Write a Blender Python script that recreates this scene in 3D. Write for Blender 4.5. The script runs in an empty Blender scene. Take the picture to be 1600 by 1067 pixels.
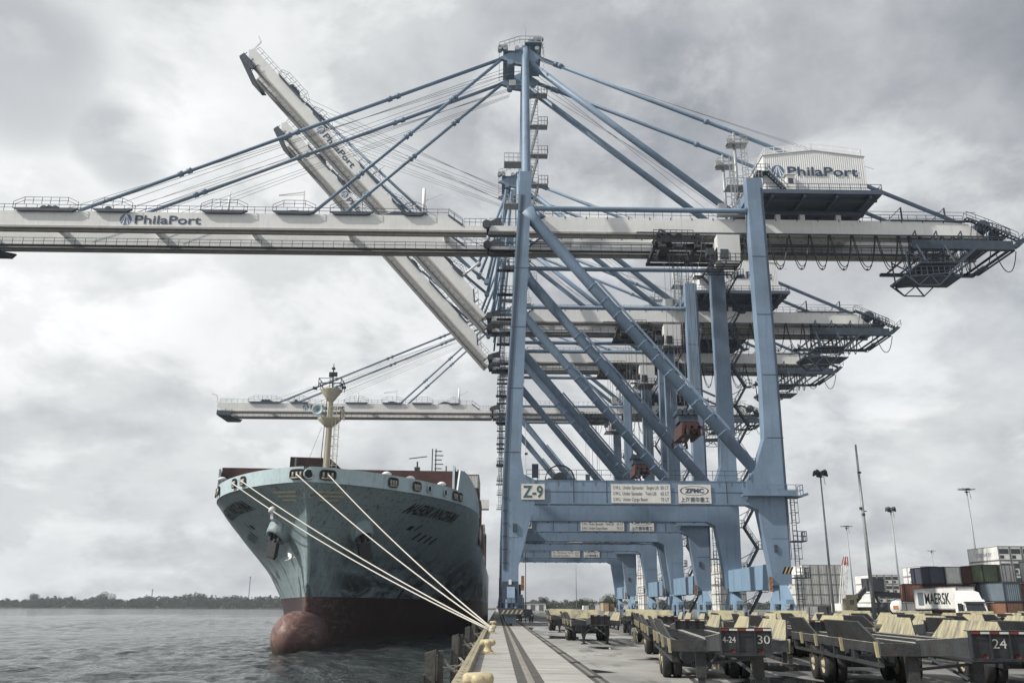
import bpy, math, random
from mathutils import Vector, Matrix
random.seed(7)
R = math.radians
sc = bpy.context.scene
# ------------------------------------------------------------------ camera
CAMZ = 2.1
cam_d = bpy.data.cameras.new('camera'); cam = bpy.data.objects.new('camera', cam_d)
sc.collection.objects.link(cam); sc.camera = cam
cam_d.sensor_width = 36.0; cam_d.lens = 36.0*1354/1600
cam_d.shift_x = -8/1600
cam_d.clip_start = 0.1; cam_d.clip_end = 9000
cam.location = (0, 0, CAMZ)
cam.matrix_world = (Matrix.Translation((0, 0, CAMZ)) @ Matrix.Rotation(R(-1.2), 4, 'Z')
                    @ Matrix.Rotation(R(107.0), 4, 'X') @ Matrix.Rotation(R(0.2), 4, 'Z'))
# ------------------------------------------------------------------ sun and sky
SUN_AZ, SUN_EL = (-1.0, -0.29), R(41)         # the sun stands to the left, over the river
sv = Vector((SUN_AZ[0], SUN_AZ[1], 0)).normalized()*math.cos(SUN_EL); sv.z = math.sin(SUN_EL)
sun_d = bpy.data.lights.new('sun', 'SUN'); sun = bpy.data.objects.new('sun', sun_d)
sc.collection.objects.link(sun)
sun_d.energy = 4.2; sun_d.angle = R(0.9); sun_d.color = (1.0, 0.95, 0.87)
sun.rotation_euler = sv.to_track_quat('Z', 'Y').to_euler()
world = bpy.data.worlds.new('World'); sc.world = world; world.use_nodes = True
W = world.node_tree; W.nodes.clear()
def wn(t, **k):
    n = W.nodes.new(t)
    for a, b in k.items(): setattr(n, a, b)
    return n
wo = wn('ShaderNodeOutputWorld'); 
sky = wn('ShaderNodeTexSky', sky_type='NISHITA', sun_disc=False)
sky.sun_elevation = SUN_EL; sky.sun_rotation = math.atan2(sv.x, sv.y)
bg1 = wn('ShaderNodeBackground'); bg1.inputs[1].default_value = 0.09
W.links.new(sky.outputs[0], bg1.inputs[0])
tc = wn('ShaderNodeTexCoord'); sep = wn('ShaderNodeSeparateXYZ'); W.links.new(tc.outputs['Generated'], sep.inputs[0])
def wm(op, a, b=None, c=None, clamp=False):
    n = wn('ShaderNodeMath', operation=op); n.use_clamp = clamp
    for i, v in enumerate((a, b, c)):
        if v is None: continue
        if isinstance(v, (int, float)): n.inputs[i].default_value = v
        else: W.links.new(v, n.inputs[i])
    return n.outputs[0]
zz = wm('ADD', wm('MAXIMUM', sep.outputs[2], 0.0), 0.50)
comb = wn('ShaderNodeCombineXYZ')
W.links.new(wm('DIVIDE', sep.outputs[0], zz), comb.inputs[0]); W.links.new(wm('DIVIDE', sep.outputs[1], zz), comb.inputs[1])
def wnoise(scale, detail, rough, dist, off):
    m = wn('ShaderNodeMapping'); W.links.new(comb.outputs[0], m.inputs[0]); m.inputs['Location'].default_value = off
    n = wn('ShaderNodeTexNoise'); n.inputs['Scale'].default_value = scale; n.inputs['Detail'].default_value = detail
    n.inputs['Roughness'].default_value = rough; n.inputs['Distortion'].default_value = dist
    W.links.new(m.outputs[0], n.inputs['Vector']); return n.outputs[0]
n1 = wnoise(1.3, 5, .5, .3, (3.1, 1.7, 0)); n2 = wnoise(5.6, 12, .57, .10, (7.3, 2.2, 4)); n3 = wnoise(0.9, 7, .55, .5, (1.3, 9.2, 2))
def spot(az, el, lo, hi):                      # broad masses of cloud: 1 towards a compass direction
    a, e = R(az), R(el); d = (math.sin(a)*math.cos(e), math.cos(a)*math.cos(e), math.sin(e))
    v = wn('ShaderNodeVectorMath', operation='DOT_PRODUCT'); W.links.new(tc.outputs['Generated'], v.inputs[0]); v.inputs[1].default_value = d
    m = wn('ShaderNodeMapRange', interpolation_type='SMOOTHSTEP'); W.links.new(v.outputs['Value'], m.inputs[0])
    m.inputs[1].default_value = math.cos(R(lo)); m.inputs[2].default_value = math.cos(R(hi)); return m.outputs[0]
lum = wm('ADD', wm('MULTIPLY', wm('SUBTRACT', n1, .5), .50), wm('MULTIPLY', wm('SUBTRACT', n2, .5), .80))
puff = wn('ShaderNodeMapRange', interpolation_type='SMOOTHSTEP'); W.links.new(wnoise(3.9, 9, .60, .25, (2.7, 5.1, 1)), puff.inputs[0])
puff.inputs[1].default_value = .47; puff.inputs[2].default_value = .60                # billows with a defined edge
lum = wm('ADD', lum, wm('MULTIPLY', puff.outputs[0], .17))
lum = wm('ADD', lum, .585)
lum = wm('ADD', lum, wm('MULTIPLY', spot(-31, 23, 14, 0), .26))
lum = wm('ADD', lum, wm('MULTIPLY', spot(-24, 12, 12, 0), .06))
gap = wm('ADD', spot(-31.8, 29.5, 6.2, 0), wm('MULTIPLY', spot(-25.3, 26.6, 3.6, 0), .9)); edge_ = wn('ShaderNodeMapRange', interpolation_type='SMOOTHSTEP'); W.links.new(wm('ADD', gap, wm('MULTIPLY', wm('SUBTRACT', n2, .5), 2.8)), edge_.inputs[0]); edge_.inputs[1].default_value = .12; edge_.inputs[2].default_value = 1.05
lum = wm('SUBTRACT', lum, wm('MULTIPLY', edge_.outputs[0], .30))
lum = wm('SUBTRACT', lum, wm('MULTIPLY', spot(20, 33, 26, 2), .14))
lum = wm('ADD', lum, wm('MULTIPLY', spot(-4, 22, 16, 0), .05))
lum = wm('ADD', lum, wm('MULTIPLY', spot(28, 12, 9, 0), .10))
lum = wm('ADD', lum, wm('MULTIPLY', spot(180, 35, 110, 30), .12))    # unseen sky behind the camera, brightened to fill the near faces
lum = wm('SUBTRACT', lum, wm('MULTIPLY', spot(98, 25, 64, 22), .48))       # unseen dark mass added on the yard side to shade the hull
lum = wm('MAXIMUM', lum, .16)
ramp = wn('ShaderNodeValToRGB'); W.links.new(lum, ramp.inputs[0])
e = ramp.color_ramp.elements
e[0].position = .14; e[0].color = (.20, .225, .27, 1)
e[1].position = 1.0; e[1].color = (.97, .98, .99, 1)
for p, c in ((.36, (.34, .36, .395, 1)), (.52, (.50, .52, .545, 1)), (.70, (.69, .71, .72, 1))):
    k = ramp.color_ramp.elements.new(p); k.color = c
bg2 = wn('ShaderNodeBackground'); W.links.new(ramp.outputs[0], bg2.inputs[0])
mx = wn('ShaderNodeMixShader')
cov = wn('ShaderNodeMapRange'); W.links.new(n3, cov.inputs[0])
cov.inputs[1].default_value = .28; cov.inputs[2].default_value = .46; cov.inputs[3].default_value = .72; cov.inputs[4].default_value = 1.0
W.links.new(cov.outputs[0], mx.inputs[0]); W.links.new(bg1.outputs[0], mx.inputs[1]); W.links.new(bg2.outputs[0], mx.inputs[2])
W.links.new(mx.outputs[0], wo.inputs[0])
vs = sc.view_settings
vs.view_transform = 'Standard'; vs.look = 'None'; vs.exposure = 0.12; vs.gamma = 1.0; vs.use_curve_mapping = False
sc.cycles.volume_bounces = 0; sc.cycles.max_bounces = 6; sc.cycles.glossy_bounces = 3; sc.cycles.diffuse_bounces = 3

# ------------------------------------------------------------------ materials
def node(nt, t, **k):
    n = nt.nodes.new(t)
    for a, b in k.items():
        if a.startswith('i_'): n.inputs[int(a[2:])].default_value = b
        else: setattr(n, a, b)
    return n
MATS = {}
def objcoord(nt):
    """object coordinates shifted by a random amount per object, so that copies do not wear alike"""
    t = node(nt, 'ShaderNodeTexCoord'); oi = node(nt, 'ShaderNodeObjectInfo'); k = node(nt, 'ShaderNodeMath', operation='MULTIPLY'); k.inputs[1].default_value = 61.
    nt.links.new(oi.outputs['Random'], k.inputs[0]); a = node(nt, 'ShaderNodeVectorMath', operation='ADD'); nt.links.new(t.outputs['Object'], a.inputs[0]); nt.links.new(k.outputs[0], a.inputs[1]); return a.outputs[0]
def mat(name, col, rough=.55, metal=0., var=.12, scale=.6, streak=0., streak_col=(.12, .07, .045), bump=0., bscale=20., spec=.4,
        grime=0., fine=0.):
    """painted/cast surface: base colour, cloudy variation, vertical run-off streaks, fine speckle, bump"""
    if name in MATS: return MATS[name]
    m = bpy.data.materials.new(name); m.use_nodes = True; nt = m.node_tree; nt.nodes.clear()
    out = node(nt, 'ShaderNodeOutputMaterial'); b = node(nt, 'ShaderNodeBsdfPrincipled')
    nt.links.new(b.outputs[0], out.inputs[0])
    b.inputs['Roughness'].default_value = rough; b.inputs['Metallic'].default_value = metal
    b.inputs['Specular IOR Level'].default_value = spec
    tcn = objcoord(nt)
    n = node(nt, 'ShaderNodeTexNoise'); n.inputs['Scale'].default_value = scale; n.inputs['Detail'].default_value = 6
    nt.links.new(tcn, n.inputs['Vector'])
    mr = node(nt, 'ShaderNodeMapRange'); nt.links.new(n.outputs[0], mr.inputs[0])
    mr.inputs[1].default_value = .3; mr.inputs[2].default_value = .7; mr.inputs[3].default_value = 1-var; mr.inputs[4].default_value = 1+var
    hs = node(nt, 'ShaderNodeHueSaturation'); hs.inputs['Color'].default_value = (*col, 1)
    nt.links.new(mr.outputs[0], hs.inputs['Value']); c = hs.outputs[0]
    if fine > 0:
        f = node(nt, 'ShaderNodeTexNoise'); f.inputs['Scale'].default_value = bscale; f.inputs['Detail'].default_value = 4
        nt.links.new(tcn, f.inputs['Vector'])
        fm = node(nt, 'ShaderNodeMapRange'); nt.links.new(f.outputs[0], fm.inputs[0])
        fm.inputs[1].default_value = .3; fm.inputs[2].default_value = .7; fm.inputs[3].default_value = 1-fine; fm.inputs[4].default_value = 1+fine
        h2 = node(nt, 'ShaderNodeHueSaturation'); nt.links.new(c, h2.inputs['Color']); nt.links.new(fm.outputs[0], h2.inputs['Value']); c = h2.outputs[0]
    if streak > 0:
        mp = node(nt, 'ShaderNodeMapping'); mp.inputs['Scale'].default_value = (2.4, 2.4, .16)
        nt.links.new(tcn, mp.inputs[0])
        s = node(nt, 'ShaderNodeTexNoise'); s.inputs['Scale'].default_value = 1.0; s.inputs['Detail'].default_value = 6; s.inputs['Roughness'].default_value = .65
        nt.links.new(mp.outputs[0], s.inputs['Vector'])
        sm = node(nt, 'ShaderNodeMapRange'); nt.links.new(s.outputs[0], sm.inputs[0])
        sm.inputs[1].default_value = .52; sm.inputs[2].default_value = .8; sm.inputs[3].default_value = 0; sm.inputs[4].default_value = streak
        mxn = node(nt, 'ShaderNodeMix', data_type='RGBA'); nt.links.new(sm.outputs[0], mxn.inputs[0])
        nt.links.new(c, mxn.inputs[6]); mxn.inputs[7].default_value = (*streak_col, 1); c = mxn.outputs[2]
    nt.links.new(c, b.inputs['Base Color'])
    if bump > 0:
        bn = node(nt, 'ShaderNodeTexNoise'); bn.inputs['Scale'].default_value = bscale; bn.inputs['Detail'].default_value = 5
        nt.links.new(tcn, bn.inputs['Vector'])
        bp = node(nt, 'ShaderNodeBump'); bp.inputs['Strength'].default_value = bump; bp.inputs['Distance'].default_value = .05
        nt.links.new(bn.outputs[0], bp.inputs['Height']); nt.links.new(bp.outputs[0], b.inputs['Normal'])
    MATS[name] = m; return m
BLUE = mat('crane_blue_paint', (.178, .25, .342), .5, var=.16, scale=.22, streak=.60, streak_col=(.085, .10, .118), fine=.04, bscale=3)
BLUEL = mat('sill_blue_paint', (.22, .33, .45), .5, var=.08, scale=.5, streak=.25, streak_col=(.13, .17, .22))
BLUED = mat('walkway_blue_steel', (.052, .072, .10), .6, var=.2, scale=1)
GREYW = mat('girder_grey_paint', (.74, .74, .725), .55, var=.06, scale=.3, streak=.30, streak_col=(.38, .35, .31), fine=.03, bscale=2)
CHORD = mat('girder_chord_grey', (.36, .35, .33), .6, var=.12, scale=1.0, streak=.3)
WHITE = mat('white_paint', (.78, .78, .77), .5, var=.05, scale=.8, streak=.12, streak_col=(.45, .42, .38))
HOUSE = mat('house_siding', (.70, .705, .70), .55, var=.05, scale=.5, streak=.2, streak_col=(.45, .42, .38))
DARK = mat('machinery_dark', (.055, .06, .068), .6, var=.25, scale=3)
STEEL = mat('galvanised_steel', (.34, .36, .37), .5, metal=.3, var=.15, scale=3)
LOGO = mat('logo_blue', (.045, .072, .125), .5, var=.04)
INK = mat('sign_ink', (.05, .075, .12), .5, var=.04)
SIGN = mat('sign_plate', (.68, .67, .63), .5, var=.05, scale=1.5, streak=.1)
ROPE = mat('steel_rope', (.16, .165, .17), .5, var=.1)
CABLE = mat('festoon_cable', (.03, .032, .035), .6)
SPRED = mat('spreader_red', (.075, .036, .032), .6, var=.3, scale=2, streak=.4)
RUBBER = mat('tyre_rubber', (.028, .028, .03), .8, var=.25, scale=4, fine=.2, bscale=30)
FRAME = mat('chassis_frame', (.036, .039, .042), .62, var=.3, scale=2.0, streak=.3, fine=.25, bscale=12, bump=.3)
FRAMET = mat('chassis_lit_top', (.32, .31, .285), .65, var=.25, scale=2.5, fine=.3, bscale=14)  # pale copy of the frame colour, sunlight on the beam tops painted in
YEL = mat('worn_yellow', (.36, .32, .20), .6, var=.12, scale=1.2, fine=.10, bscale=9)
CREAM = mat('bollard_cream', (.50, .43, .27), .6, var=.2, scale=6, streak=.8, streak_col=(.33, .17, .07), bump=.3, bscale=25)
CONC = mat('kerb_timber', (.30, .265, .18), .8, var=.22, scale=1.4, fine=.25, bscale=14, bump=.4)
GLASS = mat('dark_glass', (.03, .035, .04), .12, var=.02, spec=.8)
ORANGE = mat('lamp_orange', (.55, .20, .07), .5)
BLACK = mat('hazard_black', (.02, .02, .022), .6)
PEN = mat('chalk_white', (.50, .50, .48), .8)
RED = mat('red_reflector', (.16, .03, .025), .5)
ROPEW = mat('mooring_rope_white', (.60, .575, .52), .8, var=.12, scale=12, fine=.2, bscale=40)

def worn_yellow():
    m = bpy.data.materials.new('scraped_yellow'); m.use_nodes = True; nt = m.node_tree; L = nt.links.new
    b = nt.nodes['Principled BSDF']; tcn = objcoord(nt)
    def noise(s, scale, det, ro):
        mp = node(nt, 'ShaderNodeMapping'); mp.inputs['Scale'].default_value = s; mp.inputs['Rotation'].default_value = (R(18), 0, 0); L(tcn, mp.inputs[0])
        n = node(nt, 'ShaderNodeTexNoise'); n.inputs['Scale'].default_value = scale; n.inputs['Detail'].default_value = det; n.inputs['Roughness'].default_value = ro; L(mp.outputs[0], n.inputs[0]); return n.outputs[0]
    r = node(nt, 'ShaderNodeValToRGB'); L(noise((1, 1.6, .35), 2.6, 9, .68), r.inputs[0]); e = r.color_ramp.elements
    e[0].position = .40; e[0].color = (.15, .138, .12, 1); e[1].position = .60; e[1].color = (.43, .395, .25, 1); k = e.new(.48); k.color = (.30, .27, .20, 1)
    w = node(nt, 'ShaderNodeMapRange'); L(noise((1, .45, 1), .55, 4, .6), w.inputs[0]); w.inputs[1].default_value = .36; w.inputs[2].default_value = .50; w.inputs[4].default_value = .85
    x = node(nt, 'ShaderNodeMix', data_type='RGBA'); L(w.outputs[0], x.inputs[0]); x.inputs[6].default_value = (.43, .395, .235, 1); L(r.outputs[0], x.inputs[7])
    L(x.outputs[2], b.inputs['Base Color']); b.inputs['Roughness'].default_value = .62
    return m
WORNY = worn_yellow()

def hull_mat():
    m = bpy.data.materials.new('ship_hull_paint'); m.use_nodes = True; nt = m.node_tree
    b = nt.nodes['Principled BSDF']; tcn = node(nt, 'ShaderNodeTexCoord'); L = nt.links.new
    sp = node(nt, 'ShaderNodeSeparateXYZ'); L(tcn.outputs['Object'], sp.inputs[0])
    def noise(sx, sy, sz, scale, det=7, ro=.6, dist=0.):
        mp = node(nt, 'ShaderNodeMapping'); mp.inputs['Scale'].default_value = (sx, sy, sz); L(tcn.outputs['Object'], mp.inputs[0])
        n = node(nt, 'ShaderNodeTexNoise'); n.inputs['Scale'].default_value = scale; n.inputs['Detail'].default_value = det
        n.inputs['Roughness'].default_value = ro; n.inputs['Distortion'].default_value = dist; L(mp.outputs[0], n.inputs[0]); return n.outputs[0]
    def rng(v, a, b_, c=0., d=1.):
        r = node(nt, 'ShaderNodeMapRange'); L(v, r.inputs[0]); r.inputs[1].default_value = a; r.inputs[2].default_value = b_
        r.inputs[3].default_value = c; r.inputs[4].default_value = d; return r.outputs[0]
    def mul(a, b_):
        r = node(nt, 'ShaderNodeMath', operation='MULTIPLY'); L(a, r.inputs[0])
        if isinstance(b_, float): r.inputs[1].default_value = b_
        else: L(b_, r.inputs[1])
        return r.outputs[0]
    def mix(f, c1, c2):
        x = node(nt, 'ShaderNodeMix', data_type='RGBA')
        if isinstance(f, float): x.inputs[0].default_value = f
        else: L(f, x.inputs[0])
        for i, c in ((6, c1), (7, c2)):
            if isinstance(c, tuple): x.inputs[i].default_value = (*c, 1)
            else: L(c, x.inputs[i])
        return x.outputs[2]
    big = noise(1, 1, 1, .12); fine_ = noise(1, 1, 1, 1.3, 8)
    blue = mix(rng(big, .35, .65), (.255, .335, .358), (.335, .42, .442))
    blue = mix(rng(fine_, .45, .75, 0, .25), blue, (.11, .17, .19))
    st = noise(1.5, 1.5, .09, 1.6, 8, .72, .2)                        # run-off streaks
    blue = mix(rng(st, .54, .74, 0, .85), blue, (.085, .105, .10))
    st2 = noise(1.6, 1.6, .08, 1.1, 7, .72, .15)
    rust = mul(rng(st2, .545, .66), rng(sp.outputs[2], 3, 14, .35, .9))
    blue = mix(rust, blue, (.11, .065, .035))
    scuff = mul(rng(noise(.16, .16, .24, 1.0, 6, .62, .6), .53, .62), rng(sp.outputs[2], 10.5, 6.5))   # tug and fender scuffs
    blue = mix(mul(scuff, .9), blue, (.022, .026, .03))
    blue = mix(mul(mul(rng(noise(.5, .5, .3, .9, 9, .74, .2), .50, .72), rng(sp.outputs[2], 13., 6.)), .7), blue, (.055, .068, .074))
    quay_black = mul(rng(noise(.3, .12, .5, 1.0, 7, .66, .8), .44, .56), mul(rng(sp.outputs[2], 9.5, 4.5), rng(sp.outputs[0], 1.2, 3.0)))     # black patches low on the quay side
    blue = mix(mul(quay_black, .92), blue, (.018, .022, .026))
    shaded_red = mix(rng(noise(1, 1, 1, .5), .35, .7), (.028, .017, .018), (.058, .028, .026))
    nose = mix(rng(noise(1, .6, 1.2, .9, 9, .7, .8), .35, .68), (.085, .046, .042), (.20, .12, .105))
    hull_red = mix(rng(sp.outputs[1], 112., 104.5), shaded_red, nose)  # shade painted into the red aft, lit and scraped tone on the bulb
    seam = mul(rng(noise(1, 1, 1, 3.0, 3), .2, .6, .4, 1), 1.)
    pale = mul(mul(rng(noise(1, .5, 1.4, .8, 9, .72, 1.6), .52, .66), .75), rng(sp.outputs[1], 118., 104.))
    hull_red = mix(pale, hull_red, (.40, .27, .22))
    hull_red = mix(rng(sp.outputs[2], -1.2, -2.4, 0, .8), hull_red, (.05, .045, .035))
    def lines(ax, period, w):                                        # welded plate seams
        a = node(nt, 'ShaderNodeMath', operation='DIVIDE'); L(sp.outputs[ax], a.inputs[0]); a.inputs[1].default_value = period
        f = node(nt, 'ShaderNodeMath', operation='FRACT'); L(a.outputs[0], f.inputs[0]); g_ = node(nt, 'ShaderNodeMath', operation='LESS_THAN'); L(f.outputs[0], g_.inputs[0]); g_.inputs[1].default_value = w/period; return g_.outputs[0]
    blue = mix(mul(mul(lines(2, 2.7, .07), seam), .35), blue, (.09, .12, .13)); blue = mix(mul(mul(lines(1, 8.1, .10), seam), .30), blue, (.09, .12, .13))
    edge = node(nt, 'ShaderNodeMath', operation='GREATER_THAN'); L(sp.outputs[2], edge.inputs[0]); edge.inputs[1].default_value = 3.15
    L(mix(edge.outputs[0], hull_red, blue), b.inputs['Base Color'])
    b.inputs['Roughness'].default_value = .5; b.inputs['Specular IOR Level'].default_value = .35
    bp = node(nt, 'ShaderNodeBump'); bp.inputs['Strength'].default_value = .25; bp.inputs['Distance'].default_value = .12
    L(noise(1, 1, 1, .55, 3, .5), bp.inputs['Height']); L(bp.outputs[0], b.inputs['Normal'])
    return m
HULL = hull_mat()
BULW = mat('ship_lit_blue_paint', (.45, .56, .59), .5, var=.09, scale=.35, streak=.5, streak_col=(.14, .15, .13), fine=.06, bscale=2)  # hull blue made paler: light caught by the upright plating is in the colour
MAROON = mat('ship_maroon_steel', (.075, .034, .034), .6, var=.25, scale=.5, streak=.4, streak_col=(.05, .025, .02), fine=.15, bscale=4)
MASTC = mat('ship_mast_cream', (.46, .43, .34), .5, var=.07, scale=.8, streak=.4, streak_col=(.32, .22, .12))
ANCHOR = mat('anchor_iron', (.035, .037, .04), .7, var=.2, scale=3)

def pave(name, c0, c1, c2, w0, oilk):
    # paving with oil stains and wet patches
    m = bpy.data.materials.new(name); m.use_nodes = True; nt = m.node_tree; L = nt.links.new
    b = nt.nodes['Principled BSDF']; tcn = node(nt, 'ShaderNodeTexCoord')
    def noise(s, scale, det=7, ro=.6, dist=0.):
        mp = node(nt, 'ShaderNodeMapping'); mp.inputs['Scale'].default_value = s; L(tcn.outputs['Object'], mp.inputs[0])
        n = node(nt, 'ShaderNodeTexNoise'); n.inputs['Scale'].default_value = scale; n.inputs['Detail'].default_value = det
        n.inputs['Roughness'].default_value = ro; n.inputs['Distortion'].default_value = dist; L(mp.outputs[0], n.inputs[0]); return n.outputs[0]
    def ramp(v, *st):
        r = node(nt, 'ShaderNodeValToRGB'); L(v, r.inputs[0]); e = r.color_ramp.elements
        e[0].position, e[0].color = st[0][0], (*st[0][1], 1); e[1].position, e[1].color = st[-1][0], (*st[-1][1], 1)
        for p, c in st[1:-1]: k = e.new(p); k.color = (*c, 1)
        return r.outputs[0]
    c = ramp(noise((1, .6, 1), .22, 8, .65), (.35, c0), (.5, c1), (.68, c2))
    sp = ramp(noise((1, 1, 1), 60, 3), (.3, (.72, .72, .72)), (.7, (1.2, 1.2, 1.2)))
    x = node(nt, 'ShaderNodeMix', data_type='RGBA', blend_type='MULTIPLY'); x.inputs[0].default_value = .8; L(c, x.inputs[6]); L(sp, x.inputs[7])
    oil = node(nt, 'ShaderNodeMapRange'); L(noise((1, .25, 1), .7, 6, .6, .5), oil.inputs[0]); oil.inputs[1].default_value = .56; oil.inputs[2].default_value = .68; oil.inputs[4].default_value = oilk
    x1 = node(nt, 'ShaderNodeMix', data_type='RGBA'); L(oil.outputs[0], x1.inputs[0]); L(x.outputs[2], x1.inputs[6]); x1.inputs[7].default_value = (.055, .053, .05, 1)
    wet = node(nt, 'ShaderNodeMapRange'); L(noise((1, .55, 1), .16, 3, .5, .4), wet.inputs[0]); wet.inputs[1].default_value = w0; wet.inputs[2].default_value = w0+.03
    x2 = node(nt, 'ShaderNodeMix', data_type='RGBA'); L(wet.outputs[0], x2.inputs[0]); L(x1.outputs[2], x2.inputs[6]); x2.inputs[7].default_value = (.03, .031, .032, 1)
    L(x2.outputs[2], b.inputs['Base Color'])
    rr = node(nt, 'ShaderNodeMapRange'); L(wet.outputs[0], rr.inputs[0]); rr.inputs[3].default_value = .8; rr.inputs[4].default_value = .04
    L(rr.outputs[0], b.inputs['Roughness'])
    bp = node(nt, 'ShaderNodeBump'); bp.inputs['Distance'].default_value = .02; L(noise((1, 1, 1), 25, 4), bp.inputs['Height'])
    bs = node(nt, 'ShaderNodeMapRange'); L(wet.outputs[0], bs.inputs[0]); bs.inputs[3].default_value = .5; bs.inputs[4].default_value = .0; L(bs.outputs[0], bp.inputs['Strength'])
    L(bp.outputs[0], b.inputs['Normal'])
    return m
def ground_mats():
    # quay concrete
    q = mat('quay_concrete', (.39, .385, .36), .85, var=.16, scale=.35, fine=.12, bscale=18, bump=.3)
    nt = q.node_tree; b = nt.nodes['Principled BSDF']; L = nt.links.new
    src = b.inputs['Base Color'].links[0].from_socket; tcn = node(nt, 'ShaderNodeTexCoord')
    mp = node(nt, 'ShaderNodeMapping'); mp.inputs['Scale'].default_value = (.35, 3.2, 1); L(tcn.outputs['Object'], mp.inputs[0])
    n = node(nt, 'ShaderNodeTexNoise'); n.inputs['Scale'].default_value = 1.; n.inputs['Detail'].default_value = 6; n.inputs['Roughness'].default_value = .7; L(mp.outputs[0], n.inputs[0])
    r = node(nt, 'ShaderNodeMapRange'); L(n.outputs[0], r.inputs[0]); r.inputs[1].default_value = .47; r.inputs[2].default_value = .66; r.inputs[4].default_value = .75
    x = node(nt, 'ShaderNodeMix', data_type='RGBA'); L(r.outputs[0], x.inputs[0]); L(src, x.inputs[6]); x.inputs[7].default_value = (.13, .125, .11, 1)
    L(x.outputs[2], b.inputs['Base Color'])
    # river
    w = bpy.data.materials.new('river_water'); w.use_nodes = True; nt = w.node_tree; L = nt.links.new
    b = nt.nodes['Principled BSDF']; b.inputs['Base Color'].default_value = (.034, .042, .042, 1); b.inputs['Roughness'].default_value = .07
    b.inputs['IOR'].default_value = 1.33; tcn = node(nt, 'ShaderNodeTexCoord')
    hs = []
    for s, sc_, det, am in (((2.2, 1.6, 1), 1.0, 8, .16), ((.30, .10, 1), 1.0, 8, .9), ((.10, .03, 1), 1.0, 5, 1.6)):
        mp = node(nt, 'ShaderNodeMapping'); mp.inputs['Scale'].default_value = s; mp.inputs['Rotation'].default_value = (0, 0, R(14)); L(tcn.outputs['Object'], mp.inputs[0])
        n = node(nt, 'ShaderNodeTexNoise'); n.inputs['Scale'].default_value = sc_; n.inputs['Detail'].default_value = det; n.inputs['Roughness'].default_value = .62
        n.inputs['Distortion'].default_value = .6; L(mp.outputs[0], n.inputs[0])
        k = node(nt, 'ShaderNodeMath', operation='MULTIPLY'); L(n.outputs[0], k.inputs[0]); k.inputs[1].default_value = am; hs.append(k.outputs[0])
    a0 = node(nt, 'ShaderNodeMath', operation='ADD'); L(hs[0], a0.inputs[0]); L(hs[1], a0.inputs[1])
    a = node(nt, 'ShaderNodeMath', operation='ADD'); L(a0.outputs[0], a.inputs[0]); L(hs[2], a.inputs[1])
    bp = node(nt, 'ShaderNodeBump'); bp.inputs['Strength'].default_value = 1.0; bp.inputs['Distance'].default_value = 1.0; L(a.outputs[0], bp.inputs['Height']); L(bp.outputs[0], b.inputs['Normal'])
    return q, w
ASPH = pave('yard_asphalt', (.105, .104, .10), (.165, .163, .155), (.26, .255, .24), .565, .6)
APRON = pave('apron_concrete', (.20, .198, .188), (.30, .297, .28), (.40, .395, .37), .545, .8)
QCONC, WATER = ground_mats()

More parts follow.
